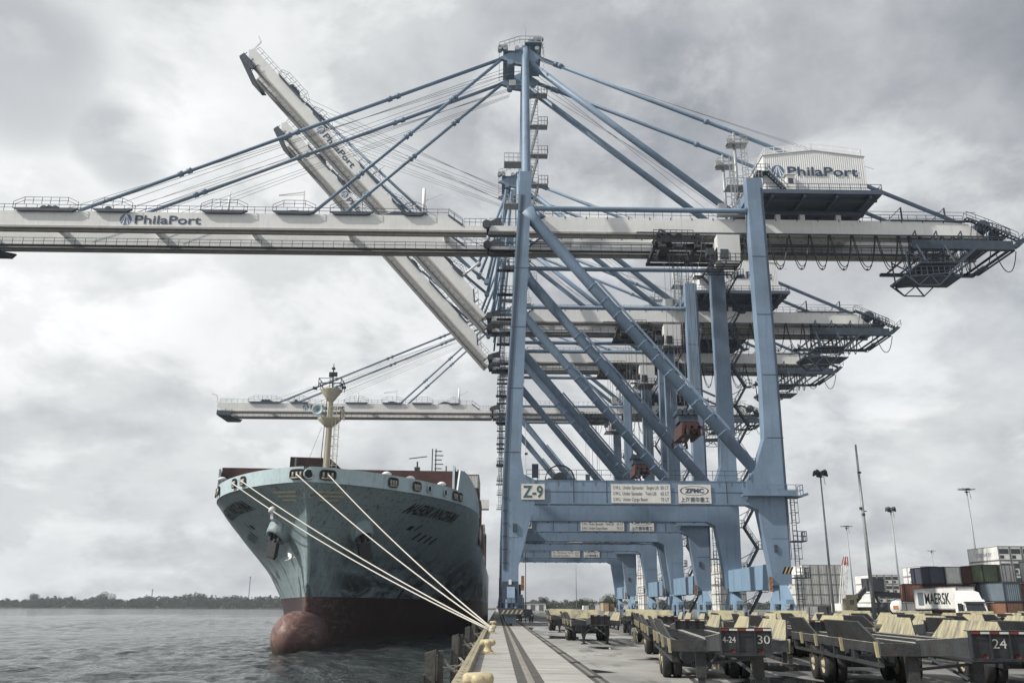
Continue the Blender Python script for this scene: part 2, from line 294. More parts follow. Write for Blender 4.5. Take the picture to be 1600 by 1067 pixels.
# ------------------------------------------------------------------ mesh builder
class MB:
    def __init__(s): s.v = []; s.f = []; s.sm = []; s.mi = []; s.cur = 0
    def add(s, vs_, fs, smooth=False):
        o = len(s.v); s.v += [tuple(v) for v in vs_]
        for f in fs: s.f.append([i+o for i in f]); s.sm.append(smooth); s.mi.append(s.cur)
        return s
    def box(s, x0, x1, y0, y1, z0, z1):
        return s.add([(x0, y0, z0), (x1, y0, z0), (x1, y1, z0), (x0, y1, z0), (x0, y0, z1), (x1, y0, z1), (x1, y1, z1), (x0, y1, z1)],
                     [(3, 2, 1, 0), (4, 5, 6, 7), (0, 1, 5, 4), (1, 2, 6, 5), (2, 3, 7, 6), (3, 0, 4, 7)])
    def beam(s, p, q, w, h, up=(0, 0, 1), w2=None, h2=None):
        p = Vector(p); q = Vector(q); d = (q-p).normalized(); u = Vector(up)
        if abs(d.dot(u)) > .97: u = Vector((0, 1, 0))
        r = d.cross(u).normalized(); u = r.cross(d); vs_ = []
        for c, a, b in ((p, w, h), (q, w2 or w, h2 or h)):
            for sx, sy in ((-1, -1), (1, -1), (1, 1), (-1, 1)): vs_.append(c+r*(sx*a/2)+u*(sy*b/2))
        return s.add(vs_, [(0, 1, 2, 3), (7, 6, 5, 4), (1, 0, 4, 5), (2, 1, 5, 6), (3, 2, 6, 7), (0, 3, 7, 4)])
    def tube(s, pts, r, n=8, caps=True):
        pts = [Vector(p) for p in pts]; rings = []; rr = r if isinstance(r, (list, tuple)) else [r]*len(pts)
        for i, p in enumerate(pts):
            d = (pts[min(i+1, len(pts)-1)]-pts[max(i-1, 0)]).normalized()
            u = Vector((0, 0, 1)) if abs(d.z) < .95 else Vector((0, 1, 0))
            a = d.cross(u).normalized(); b = d.cross(a)
            rings.append([p+(a*math.cos(2*math.pi*k/n)+b*math.sin(2*math.pi*k/n))*rr[i] for k in range(n)])
        o = len(s.v); vs_ = [v for g in rings for v in g]; fs = []
        for i in range(len(pts)-1):
            for k in range(n): fs.append((i*n+k, i*n+(k+1) % n, (i+1)*n+(k+1) % n, (i+1)*n+k))
        s.add(vs_, fs, n > 5)
        if caps:
            s.f.append([o+k for k in range(n)][::-1]); s.sm.append(False); s.mi.append(s.cur)
            s.f.append([o+(len(pts)-1)*n+k for k in range(n)]); s.sm.append(False); s.mi.append(s.cur)
        return s
    def prism(s, poly, a, b, axis='y'):
        n = len(poly)
        def P(u, v, w): return {'y': (u, w, v), 'x': (w, u, v), 'z': (u, v, w)}[axis]
        vs_ = [P(u, v, a) for u, v in poly]+[P(u, v, b) for u, v in poly]
        return s.add(vs_, [tuple(range(n))[::-1], tuple(range(n, 2*n))]+[(i, (i+1) % n, n+(i+1) % n, n+i) for i in range(n)])
    def lathe(s, prof, c=(0, 0, 0), axis=(0, 0, 1), n=20):
        ax = Vector(axis).normalized(); u = Vector((0, 0, 1)) if abs(ax.z) < .9 else Vector((1, 0, 0))
        a = ax.cross(u).normalized(); b = ax.cross(a); c = Vector(c); vs_ = []; fs = []
        for r, h in prof:
            for k in range(n): vs_.append(c+ax*h+(a*math.cos(2*math.pi*k/n)+b*math.sin(2*math.pi*k/n))*r)
        for i in range(len(prof)-1):
            for k in range(n): fs.append((i*n+k, i*n+(k+1) % n, (i+1)*n+(k+1) % n, (i+1)*n+k))
        return s.add(vs_, fs, True)
    def rail(s, pts, h=1.1, step=1.6, r=.028):
        for p, q in zip(pts[:-1], pts[1:]):
            p = Vector(p); q = Vector(q); k = max(1, round((q-p).length/step))
            for t in range(k+1): a = p.lerp(q, t/k); s.beam(a, a+Vector((0, 0, h)), r*2, r*2)
            for hh in (h, h*.5): s.beam(p+Vector((0, 0, hh)), q+Vector((0, 0, hh)), r*2, r*2)
        return s
    def stair(s, p, q, w=.8, up=(0, 1, 0)):
        p = Vector(p); q = Vector(q); u = Vector(up)
        n = max(3, int((q-p).length/.45))
        for sgn in (-1, 1):
            o = u*(sgn*w/2); s.beam(p+o, q+o, .08, .25); s.beam(p+o+Vector((0, 0, 1)), q+o+Vector((0, 0, 1)), .06, .06)
            for t in range(0, n+1, 3): a = p.lerp(q, t/n)+o; s.beam(a, a+Vector((0, 0, 1)), .05, .05)
        for t in range(n+1):
            a = p.lerp(q, t/n); s.beam(a-u*w/2, a+u*w/2, .26, .05)
        return s
    def ladder(s, x, y, z0, z1, dx=.25, dy=0., cage=True):
        s.beam((x-dx, y-dy, z0), (x-dx, y-dy, z1), .07, .07); s.beam((x+dx, y+dy, z0), (x+dx, y+dy, z1), .07, .07)
        z = z0
        while z < z1: s.beam((x-dx, y-dy, z), (x+dx, y+dy, z), .05, .05); z += .6
        if cage:
            z = z0+2
            while z < z1:
                s.box(x-.4, x+.4, y-.75, y-.70, z, z+.07); s.box(x-.42, x-.37, y-.72, y, z, z+.07); s.box(x+.37, x+.42, y-.72, y, z, z+.07); z += 1.2
            for k in (-.4, 0, .4): s.beam((x+k, y-.74, z0+2), (x+k, y-.74, z1), .045, .045)
        return s
    def mesh(s, name, mats):
        me = bpy.data.meshes.new(name); me.from_pydata(s.v, [], s.f)
        me.polygons.foreach_set('use_smooth', s.sm)
        for m in (mats if isinstance(mats, (list, tuple)) else [mats]): me.materials.append(m)
        if any(s.mi): me.polygons.foreach_set('material_index', s.mi)
        me.update(); return me

def put(me, name, parent=None, loc=None):
    o = bpy.data.objects.new(name, me); sc.collection.objects.link(o)
    if parent: o.parent = parent
    if loc: o.location = loc
    return o
def build(mb, name, mats, parent=None, loc=None): return put(mb.mesh(name, mats), name, parent, loc)
def thing(name, label, cat, loc=(0, 0, 0), rz=0., group=None):
    o = bpy.data.objects.new(name, None); sc.collection.objects.link(o); o.location = loc; o.rotation_euler = (0, 0, rz)
    o.empty_display_size = .5
    return tag(o, label, cat, group)
def tag(o, label, cat, group=None):
    o['label'] = label; o['category'] = cat
    if group: o['group'] = group
    return o
def struct(o, kind='structure'): o['kind'] = kind; return o
def copy_tree(o, parent=None):
    c = o.copy(); sc.collection.objects.link(c)
    if parent: c.parent = parent
    for ch in o.children: copy_tree(ch, c)
    return c
_tc = {}
def text_geo(txt, size, bold=0., spacing=1.0, xscale=1.0):
    """flat lettering as (verts, faces) in the XZ plane, lower left at the origin"""
    key = (txt, size, bold, spacing, xscale)
    if key in _tc: return _tc[key]
    cu = bpy.data.curves.new('t', 'FONT'); cu.body = txt; cu.size = size; cu.offset = bold; cu.space_character = spacing; cu.resolution_u = 3
    o = bpy.data.objects.new('t', cu); sc.collection.objects.link(o)
    dg = bpy.context.evaluated_depsgraph_get(); me = bpy.data.meshes.new_from_object(o.evaluated_get(dg))
    vs_ = [(v.co.x*xscale, v.co.y) for v in me.vertices]; fs = [tuple(p.vertices) for p in me.polygons]
    bpy.data.objects.remove(o); bpy.data.curves.remove(cu); bpy.data.meshes.remove(me)
    _tc[key] = (vs_, fs); return vs_, fs
def text_w(txt, size, **k):
    v, _ = text_geo(txt, size, **k); return (min(a for a, b in v), max(a for a, b in v)) if v else (0, 1)
def letter(mb, txt, size, org, ux=(1, 0, 0), uy=(0, 0, 1), width=None, th=.02, **k):
    """lettering laid on a plane: org + u*ux + v*uy; fitted to width when given; a thin raised sheet"""
    v, f = text_geo(txt, size, **k)
    if not v: return
    x0, x1 = min(a for a, b in v), max(a for a, b in v); sx = (width/(x1-x0)) if width else 1
    ux = Vector(ux); uy = Vector(uy); org = Vector(org); nrm = ux.cross(uy).normalized()
    vs_ = [org+ux*((a-x0)*sx)+uy*b for a, b in v]
    fl = [tuple(x) for x in f]
    n = len(vs_); mb.add(vs_, fl); mb.add([p+nrm*th for p in vs_], fl)
def disc(mb, c, r, ux, uy, n=28, r0=0.):
    c = Vector(c); ux = Vector(ux); uy = Vector(uy)
    if r0 == 0: mb.add([c+ux*r*math.cos(2*math.pi*k/n)+uy*r*math.sin(2*math.pi*k/n) for k in range(n)], [tuple(range(n))])
    else:
        mb.add([c+ux*q*math.cos(2*math.pi*k/n)+uy*q*math.sin(2*math.pi*k/n) for q in (r0, r) for k in range(n)],
               [(k, (k+1) % n, n+(k+1) % n, n+k) for k in range(n)])
def port_logo(mb, org, h, ux, uy, total):
    """round emblem with a pale suspension-bridge A, then the wordmark; mb material 0 = ink, 1 = disc, 2 = pale"""
    org = Vector(org); ux = Vector(ux); uy = Vector(uy); nr = ux.cross(uy).normalized(); r = h*.56
    c = org+ux*r+uy*(h*.40)
    mb.cur = 1; disc(mb, c, r, ux, uy)
    mb.cur = 2; c2 = c+nr*.015
    for sgn in (-1, 1):
        for k, (bx, w) in enumerate(((.78, .055), (.50, .10))):
            a = c2+uy*r*.95+ux*(r*.03*sgn); b = c2-uy*r*(.55 if k == 0 else .93)+ux*(r*bx*sgn*(1 if k == 0 else .8))
            d = (b-a).normalized(); s_ = d.cross(nr).normalized()*(w*r)
            mb.add([a-s_*.6, a+s_*.6, b+s_, b-s_], [(0, 1, 2, 3)])
    mb.cur = 0; letter(mb, 'PhilaPort', h*1.18, org+ux*(2*r+h*.30)+nr*.01, ux, uy, width=total-2*r-h*.3, bold=h*.018)
#==STRUCTURE==
# ------------------------------------------------------------------ setting: river, quay, yard
SEA = -2.5
def sheet(name, x0, x1, y0, y1, z, m, nx=1, ny=1):
    mb = MB(); vs_ = [(x0+(x1-x0)*i/nx, y0+(y1-y0)*j/ny, z) for j in range(ny+1) for i in range(nx+1)]
    mb.add(vs_, [(j*(nx+1)+i, j*(nx+1)+i+1, (j+1)*(nx+1)+i+1, (j+1)*(nx+1)+i) for j in range(ny) for i in range(nx)])
    return struct(build(mb, name, m))
def river():
    """one sheet to the far bank; wind waves are real relief where the camera can resolve them"""
    import numpy as np
    xs = list(np.concatenate([[-4200, -3000, -2000, -1400, -1000, -700, -500, -380, -300, -250, -220], np.arange(-200, -90, .9), np.arange(-90, .6, .45)]))
    ys = [-400, -100, 0, 20]; y = 30.
    while y < 520: ys.append(y); y += max(.42, .42+(y-90)*.0062)
    ys += [560, 620, 700, 800, 950, 1150, 1400, 2000, 3500, 6000]
    X, Y = np.meshgrid(np.array(xs), np.array(ys)); Zw = np.zeros_like(X); rg = np.random.RandomState(4)
    for i in range(70):
        lam = 1.2*(9.5/1.2)**(rg.rand()**1.1); th = R(200)+rg.randn()*.75; k = 2*math.pi/lam; ph = rg.rand()*6.28
        Xw = X+.8*np.sin(Y*.11+ph)+.5*np.sin(Y*.31+X*.07+ph); a = .0062*lam**.85
        fade = np.clip(1.6-np.hypot(X, Y)/(70*lam), 0, 1)
        Zw += a*fade*np.sin(k*(Xw*math.cos(th)+Y*math.sin(th))+ph)
    patch = .55+.45*np.sin(X*.031+1.3+.8*np.sin(Y*.021))*np.sin(Y*.017+.6*np.sin(X*.043))          # gusts and slicks
    Zw = Zw*patch*np.clip((520-Y)/150, 0, 1)*np.clip((Y-25)/10, 0, 1)*np.clip((X+215)/30, 0, 1)
    n, m_ = len(xs), len(ys); co = np.stack([X, Y, SEA+Zw], -1).reshape(-1, 3)
    idx = np.arange(n*m_).reshape(m_, n); q = np.stack([idx[:-1, :-1], idx[:-1, 1:], idx[1:, 1:], idx[1:, :-1]], -1).reshape(-1, 4)
    me = bpy.data.meshes.new('river_water'); me.vertices.add(len(co)); me.vertices.foreach_set('co', co.ravel())
    me.loops.add(q.size); me.loops.foreach_set('vertex_index', q.ravel().astype(np.int32)); me.polygons.add(len(q))
    me.polygons.foreach_set('loop_start', np.arange(0, q.size, 4, dtype=np.int32)); me.polygons.foreach_set('use_smooth', np.ones(len(q), bool)); me.update(calc_edges=True)
    me.materials.append(WATER); struct(put(me, 'river_water'))
river()
g = MB(); g.box(-1.0, 3600, -300, 3200, -6, 0); struct(build(g, 'yard_ground', ASPH))
g = MB()
for i_, x0 in enumerate((3.30, 6.6)):
    y = -40
    while y < 160: g.box(x0, x0+3.27, y+.03, y+8.97, -.2, .006); y += 9
struct(build(g, 'concrete_apron', APRON))
g = MB()
for x0, x1 in ((-.98, .60), (1.40, 2.85)):                      # pale concrete slabs either side of the crane rail
    y = -40
    while y < 760: g.box(x0, x1, y+.02, y+5.98, -.2, .012); y += 6
struct(build(g, 'quay_pavement', QCONC))
g = MB(); g.box(.60, 1.40, -40, 760, -.2, .003); struct(build(g, 'rail_slot', mat('rail_slot_grime', (.085, .082, .075), .85, var=.25, scale=2, fine=.2)))
g = MB(); g.box(.96, 1.05, -40, 760, -.1, .020); g.box(.90, 1.11, -40, 760, -.1, .009)
tag(build(g, 'crane_rail', mat('worn_rail_steel', (.36, .33, .28), .45, metal=.4, var=.15)), 'waterside crane rail in its dark slot along the quay', 'rail')
g = MB(); g.box(2.85, 3.02, -40, 760, -.2, .004); g.box(3.14, 3.30, -40, 760, -.2, .004)
struct(build(g, 'cable_trench', mat('trench_dark', (.075, .075, .07), .8, var=.2, scale=3)))
g = MB(); g.box(3.02, 3.14, -40, 760, -.2, .014); struct(build(g, 'trench_cover', mat('trench_steel', (.2, .19, .17), .6, var=.2, scale=3)))
g = MB(); y = 14
while y < 120: g.box(2.86, 3.29, y, y+.8, .001, .017); y += 7.3
struct(build(g, 'trench_hatch', BLACK))
g = MB(); g.box(31.0, 31.9, -40, 760, -.2, .006); struct(build(g, 'landside_rail_strip', QCONC))
g = MB(); g.box(31.42, 31.52, -40, 760, -.1, .03)
tag(build(g, 'crane_rail', MATS['worn_rail_steel']), 'landside crane rail under the trailers and bogies', 'rail')
# quay face, capping kerb with bolts
g = MB(); g.box(-1.10, -1.001, -60, 760, -6, -.15); g.box(-1.25, -.98, -60, 760, -.62, -.30)
tag(build(g, 'quay_wall', mat('quay_face_concrete', (.16, .15, .13), .9, var=.3, scale=.8, streak=.5, fine=.2)), 'dark concrete quay face above the water', 'quay wall')
kerb = thing('quay_kerb', 'worn beige timber kerb with bolt holes along the quay edge', 'kerb', (-1.0, 0, 0))
g = MB(); y = -20
while y < 560:
    g.prism([(-.16, -.28), (.20, -.02), (.20, .24), (.16, .28), (-.13, .28), (-.16, .24)], y, y+7.96, 'y'); y += 8
build(g, 'beam', CONC, kerb)
g = MB(); y = 16
while y < 130: g.tube([(.02, y, .279), (.02, y, .287)], .045, 8); y += 1.1
struct(build(g, 'bolt_hole', BLACK, kerb), 'stuff')

# ------------------------------------------------------------------ bollards
def bollard(y, label, rust=False, top=True):
    b = thing('mooring_bollard', label, 'bollard', (-.42, y, 0), 0, 'bollards along the quay edge')
    g = MB(); g.box(-.42, .42, -.42, .42, .012, .12); g.box(-.36, .36, -.36, .36, .12, .17)
    build(g, 'base_plate', CREAM, b)
    g = MB()
    g.lathe([(.34, .16), (.26, .26), (.22, .42), (.24, .52), (.28, .60), (.30, .70), (.27, .80), (.18, .86), (0, .88)], n=24)
    g.lathe([(0, 0), (.10, .01), (.17, .06), (.20, .16), (.21, .42), (.21, .66), (.20, .84), (.15, .95), (.08, .99), (0, 1.0)], (-.50, 0, .70), (1, 0, .02), 18)
    build(g, 'post', CREAM, b)
    g = MB()
    for k in range(4):
        a = k*math.pi/2+.78; g.tube([(.34*math.cos(a)*1.15, .34*math.sin(a)*1.15, .12), (.39*math.cos(a), .39*math.sin(a), .21)], .05, 6)
    struct(build(g, 'anchor_bolt', ANCHOR, b), 'stuff') if False else build(g, 'anchor_bolt', ANCHOR, b)
    b.scale = (.72, .72, .72)
    return b
bollard(21.3, 'nearest cream bollard cut by the bottom edge of the photo')
bollard(42.5, 'cream T-headed bollard with long shadows, second from the camera')
bollard(75.0, 'cream bollard that all four white mooring ropes run to')
bollard(96.5, 'rusty bollard behind the roped one, close to the crane foot')

# ------------------------------------------------------------------ fenders: two piles, rubber cylinder, chains
def chain(g, p, q, sag, step=.24):
    p = Vector(p); q = Vector(q); n = max(4, int(((q-p).length+sag)/step)); last = None
    for i in range(n+1):
        t = i/n; a = p.lerp(q, t); a.z -= sag*4*t*(1-t)
        if last is not None:
            d = (a-last); m_ = (a+last)/2; dn = d.normalized()
            s_ = (dn.cross(Vector((0, 0, 1))).normalized() if i % 2 else Vector((0, 0, 1)).cross(dn).cross(dn).normalized())*.045
            h = dn*(d.length*.62)
            for sg in (-1, 1): g.beam(m_-h+s_*sg, m_+h+s_*sg, .036, .036)
            g.beam(m_-h-s_, m_-h+s_, .036, .036); g.beam(m_+h-s_, m_+h+s_, .036, .036)
        last = a
PILE = mat('fender_timber', (.085, .082, .078), .85, var=.3, scale=1.5, streak=.5, streak_col=(.03, .03, .03), fine=.2, bscale=8, bump=.5)
CHAINM = mat('chain_galvanised', (.42, .42, .40), .6, metal=.2, var=.2, scale=6)
fl = ['fender with two tall dark posts nearest the camera, chains hanging to the quay',
      'second fender from the camera, dark posts beside the ship bulb',
      'third fender along the quay, half hidden in the hull shadow', 'fourth fender along the quay near the crane foot']
for i, y in enumerate((34.2, 54.0, 75.5, 96.0)):
    t = thing('quay_fender', fl[i], 'fender', (-2.45, y, SEA), 0, 'fenders hung along the quay')
    g = MB(); g.box(-.20, .20, -.2, .2, -2, 2.95); g.prism([(-.2, 2.95), (.2, 2.95), (.2, 3.08)], -.2, .2, 'y'); build(g, 'post', PILE, t)
    g = MB(); g.box(.26, .46, .1, .45, -2, 3.02); build(g, 'post', PILE, t)
    g = MB(); g.box(-.18, .18, 1.5, 1.9, -2, 2.8); build(g, 'post', PILE, t)
    g = MB(); g.box(-.26, -.2, -.3, 2.0, -1.5, 2.2); build(g, 'facing_panel', mat('fender_panel', (.05, .05, .052), .7), t)
    g = MB(); g.tube([(.35, .75, 1.15), (1.12, .75, 1.15)], .62, 20); build(g, 'rubber_cylinder', RUBBER, t)
    for p_, q_, sg_ in (((.30, -.2, 1.75), (1.36, -2.2, 1.95), .35), ((.48, .1, 2.45), (1.36, .5, 2.60), .06), ((.48, .35, 2.7), (1.36, 3.6, 2.45), .40)):
        g = MB(); chain(g, p_, q_, sg_); build(g, 'chain', CHAINM, t)
#==CRANES==
# ------------------------------------------------------------------ ship-to-shore cranes
S = 21.5                                            # distance between the two frames
HX, HZ = -3.0, 54.0                                 # boom hinge
G0, G1 = 7.1, 14.3                                  # the two girders
cache = {}
def part(key, name, fn, mats, parent, loc=None):
    if key not in cache: mb = MB(); fn(mb); cache[key] = mb.mesh(name, mats)
    return put(cache[key], name, parent, loc)
WS = [(-.50, 4.6), (1.45, 4.6), (1.45, 6.6), (3.36, 13.9), (3.36, 16.72), (2.05, 17.4), (1.72, 19.5), (2.03, 29), (3.03, 56.5), (1.45, 56.5), (.0, 29), (-.50, 17)]
LS = [(31.3, 4.6), (33.5, 4.6), (33.75, 14), (34.0, 29), (34.1, 57.4), (32.0, 57.4), (31.85, 29), (31.6, 22), (30.2, 18.2), (29.0, 16.72), (29.0, 13.9), (30.2, 13.3), (31.1, 7)]
def make_crane(Y, raised, code, label):
    c = thing('harbour_crane', label, 'crane', (1.0, Y, 0), 0, 'blue harbour cranes straddling the quay')
    ang = R(48.7) if raised else 0
    for k, y in enumerate((0, S)):
        def leg(poly, y=y):
            def f(g): 
                g.prism(poly, y-.85, y+.85)
                xs_ = sorted(p[0] for p in poly[:2])
                g.box(xs_[0]+.1, xs_[1]-.1, y-.88, y-.85, 9.95, 10.05)
            return f
        part(('ws', k), 'leg', leg(WS), BLUE, c); part(('ls', k), 'leg', leg(LS), BLUE, c)
        pb = part(('pb', k), 'portal_beam', lambda g, y=y: (g.box(3.36, 29.0, y-.7, y+.7, 13.9, 16.72), g.box(3.3, 29.0, y-.78, y+.78, 13.86, 13.99),
                  [g.box(x, x+.12, y-.775, y-.70, 13.6, 13.9) for x in range(5, 29, 2)]), BLUE, c)
        def trim(g, y=y):
            ys = y-.95 if y == 0 else y+.95
            g.rail([(2.4, ys, 16.8), (29.4, ys, 16.8)], 1.1, 1.5)
            g.beam((5.5, y-.80, 13.8), (28.5, y-.80, 13.8), .07, .07)
            for x in range(6, 29, 3): g.box(x, x+.35, y-.9, y-.72, 13.66, 13.84)
            g.box(5, 5.7, y-.3, y+.3, 16.72, 17.0); g.box(9.6, 10.1, y-.2, y+.2, 16.72, 17.5)
            g.box(22.8, 24.0, y-.3, y+.3, 16.72, 17.2)
        part(('tr', k), 'walkway_railing', trim, BLUED, pb)
        part(('tie', k), 'tie_beam', lambda g, y=y: (g.tube([(2.7, y, 52.9), (3.6, y, 52.9), (31.4, y, 52.9), (32.2, y, 52.9)], [.55, .35, .35, .55], 14)), BLUE, c)
        def dg(g, y=y):
            a = Vector((2.4, y, 52.3)); b = Vector((30.9, y, 17.6))
            g.tube([a, a.lerp(b, .04), a.lerp(b, .2), a.lerp(b, .23), b], [1.25, .82, .78, .72, .72], 18)
            for t in [.3+.055*i for i in range(11)]:
                q = a.lerp(b, t); d = (b-a).normalized(); g.tube([q, q+d*.12], .78, 18)
                g.box(q.x-.08, q.x+.08, y-.95, y-.70, q.z-.1, q.z+.1)
            # narrow service walkway carried on the brace
            g.beam(a.lerp(b, .3)+Vector((.62, -.55, .62)), a.lerp(b, .86)+Vector((.62, -.55, .62)), .07, .30)
        part(('dg', k), 'diagonal_brace', dg, BLUE, c)
        part(('sb', k), 'cross_beam', lambda g, x=(2.25 if k == 0 else 33.05): g.box(x-.7, x+.7, .85, S-.85, 55.2, 56.4), BLUE, c)
        part(('sill', k), 'sill_beam', lambda g, x=(.55 if k == 0 else 32.4): (g.box(x-.80, x+.80, .85, S-.85, 4.2, 7.1), [g.box(x-.84, x+.84, yy, yy+.12, 4.15, 7.15) for yy in (3.4, 7.5, 13.8, 17.9)]), BLUEL, c)
        # mast from leg top up to the apex, leaning in to the girder line
        ya = G0+.3 if k == 0 else G1-.3; y0 = y
        part(('mast', k), 'mast', lambda g, y0=y0, ya=ya: (g.tube([(2.3, y0, 56.2), (2.35, y0+(ya-y0)*.08, 58.2), (2.45, ya+(y0-ya)*.1, 80), (2.5, ya, 83.2)], [.78, .62, .55, .55], 16),
                                                         g.box(1.5, 3.05, y0-.78, y0+.78, 56.2, 58.0)), BLUE, c)
        part(('strut', k), 'back_strut', lambda g, ya=ya: g.tube([(3.0, ya, 80.6), (33.1, ya, 55.4)], .50, 14), BLUE, c)
        def bst(g, ya=ya):
            a = Vector((3.2, ya, 82.0)); b = Vector((33.2, ya, 69.3)); e_ = Vector((65.2, ya, 54.8))
            g.tube([a, b, e_], .30, 10)
            for t in (.12, .14, .86): g.tube([a.lerp(b, t), a.lerp(b, t+.02)], .42, 10)
        part(('bst', k), 'backstay', bst, BLUE, c)
        def post(g, ya=ya, k=k):
            g.tube([(33.2, ya, 54.8), (33.2, ya, 69.2)], .24, 10); g.ladder(34.4, ya, 55, 69, .25)
            g.box(32.2, 35.0, ya-.9, ya+.9, 67.0, 67.1); g.rail([(32.2, ya-.9, 67.1), (35.0, ya-.9, 67.1), (35.0, ya+.9, 67.1)], 1.0, 1.0, .035)
            g.box(32.0, 32.9, ya-.5, ya+.5, 67.1, 67.9)
            for z in range(56, 69, 3): g.beam((33.2, ya, z), (34.2, ya, z+.1), .07, .07)
        part(('post', k), 'stay_post', post, STEEL, c)
    def cond(g):
        for dx in (0, .16, .30): g.beam((-.30+dx, -.90, 6.2), (-.30+dx, -.90, 16.5), .06, .06); g.beam((-.30+dx, -.90, 16.5), (.18+dx, -.90, 29.0), .06, .06); g.beam((.18+dx, -.90, 29.0), (1.65+dx, -.90, 54.5), .06, .06)
        z = 7
        while z < 16: g.box(-.42, .16, -.96, -.85, z, z+.10); z += 1.5
        for z in (20, 28, 36, 44, 52):
            x0 = -.5+(z-17)*.045 if z < 29 else .0+(z-29)*.0527; g.box(x0+.05, x0+1.95, -.875, -.85, z, z+.08)
        g.box(.75, 1.25, -1.05, -.85, 10.6, 11.5)
    part('cond', 'cable_conduit', cond, BLUED, c)
    def cond2(g):
        for dx in (0, .18): g.beam((33.5+dx, -.90, 7.5), (33.75+dx, -.90, 29), .07, .07); g.beam((33.75+dx, -.90, 29), (33.8+dx, -.90, 56), .07, .07)
        for z in (22, 30, 38, 46): g.box(31.95, 34.0, -.875, -.85, z, z+.08)
        g.box(31.7, 32.1, -1.0, -.85, 8.4, 9.2); g.box(3.4, 29, -.73, -.70, 15.3, 15.36)
        for x in (8, 12, 26.5): g.box(x, x+.08, -.73, -.70, 13.95, 16.7)
    part('cond2', 'cable_conduit', cond2, BLUED, c)
    # ---- bogies at the four corners
    for (x, y, far) in ((.55, 0, 0), (.55, S, 0), (32.4, 0, 1), (32.4, S, 1)):
        sg = 1 if y == 0 else -1
        def bog(g, x=x, y=y, sg=sg):
            g.prism([(y-1.0, 4.6), (y+1.0, 4.6), (y+2.9, 3.0), (y+2.9, 2.5), (y-2.9, 2.5), (y-2.9, 3.0)], x-.45, x+.45, 'x')
            for yy in (y-2.1, y+2.1):
                g.prism([(yy-.35, 2.9), (yy+.35, 2.9), (yy+.95, 1.35), (yy+.7, .55), (yy-.7, .55), (yy-.95, 1.35)], x-.62, x-.40, 'x')
                g.prism([(yy-.35, 2.9), (yy+.35, 2.9), (yy+.95, 1.35), (yy+.7, .55), (yy-.7, .55), (yy-.95, 1.35)], x+.40, x+.62, 'x')
                g.box(x-.7, x+.7, yy-.16, yy+.16, 1.7, 2.0)
            g.box(x-.55, x+.55, y-3.3, y-3.0, .5, 1.4); g.box(x-.55, x+.55, y+3.0, y+3.3, .5, 1.4)
        b = part(('bog', x, y), 'bogie', bog, BLUEL if far else BLUE, c)
        def whl(g, x=x, y=y):
            for yy in (y-2.65, y-1.55, y+1.55, y+2.65): g.tube([(x-.16, yy, .42), (x+.16, yy, .42)], .40, 16)
            for yy in (y-2.1, y+2.1): g.box(x+.62, x+1.1, yy-.3, yy+.3, .8, 1.5)
        part(('whl', x, y), 'wheel_set', whl, DARK, b)
    # ---- hazard panels, lamps and boxes low on the near legs
    for hk, (x, z) in enumerate(((.45, 6.05), (33.0, 6.35))):
        def hz(g):
            g.cur = 0
            for k in range(3):
                a = -.5+k*.42; g.add([(x+a-.12, -.872, z-.45), (x+a+.10, -.872, z-.45), (x+a+.50, -.872, z+.35), (x+a+.28, -.872, z+.35)], [(0, 1, 2, 3)])
            g.cur = 1
            for k in range(2):
                a = -.29+k*.42; g.add([(x+a-.08, -.870, z-.45), (x+a+.08, -.870, z-.45), (x+a+.48, -.870, z+.35), (x+a+.32, -.870, z+.35)], [(0, 1, 2, 3)])
    def hzb(g):
        for k in range(5): g.add([(-.55+k*.5, -3.61, 1.35), (-.35+k*.5, -3.61, 1.35), (-.1+k*.5, -3.61, 1.75), (-.3+k*.5, -3.61, 1.75)], [(0, 1, 2, 3)])
        part(('hz', hk), 'hazard_panel', hz, [BLACK, mat('hazard_ochre', (.50, .36, .16), .6)], c)
    part('hzb', 'bumper_stripes', hzb, mat('hazard_ochre', (.50, .36, .16), .6), c)
    def base(g):
        g.box(-.75, 1.95, -3.60, -3.30, 1.25, 1.85); g.box(.05, 1.1, -3.5, -3.2, .3, 1.25); g.box(-.45, 1.4, -1.35, -.86, 2.5, 4.9)
        g.box(-.62, -.52, -.5, .5, 1.9, 9.0); g.box(1.46, 1.75, -.4, .4, 3.4, 4.6); g.box(-.9, 2.0, -3.3, -1.2, 1.86, 1.95)
        g.rail([(-.85, -3.3, 1.95), (2.0, -3.3, 1.95), (2.0, -1.2, 1.95)], 1.1, .7, .03)
        g.box(1.3, 1.9, -3.0, -2.4, 1.95, 3.4)
    part('base', 'electric_cabinet', base, BLUED, c)
    for k, bx in enumerate(((.30, .62, -1.42, -1.36, 4.55, 5.10), (33.1, 33.4, -.98, -.87, 4.2, 4.7))): part(('lamp', k), 'floodlight', lambda g: g.box(*bx), WHITE, c)
    for x in (1.75, 30.75):
        def sig(g):
            g.cur = 1; g.box(x, x+.36, -1.15, -.88, 3.9, 5.55)
            g.cur = 0
            for z in (4.05, 4.6, 5.1): g.lathe([(0, 0), (.13, 0), (.15, -.06)], (x+.18, -1.16, z+.1), (0, 1, 0), 12)
        part(('sig', x), 'warning_light', sig, [ORANGE, mat('lamp_housing', (.23, .15, .10), .6)], c)
    # ---- signs on the near portal beam
    s1 = part(('plate', code), 'name_plate', lambda g: g.box(1.75, 4.55, -.93, -.87, 14.35, 16.2), SIGN, c)
    s1.location.y = -.002
    def nm(g): letter(g, code, 1.95, (1.95, -.94, 14.62), width=2.4 if len(code) < 4 else 2.5, bold=.04)
    part(('nm', code), 'lettering', nm, mat('lettering_green_grey', (.06, .12, .13), .5), s1)
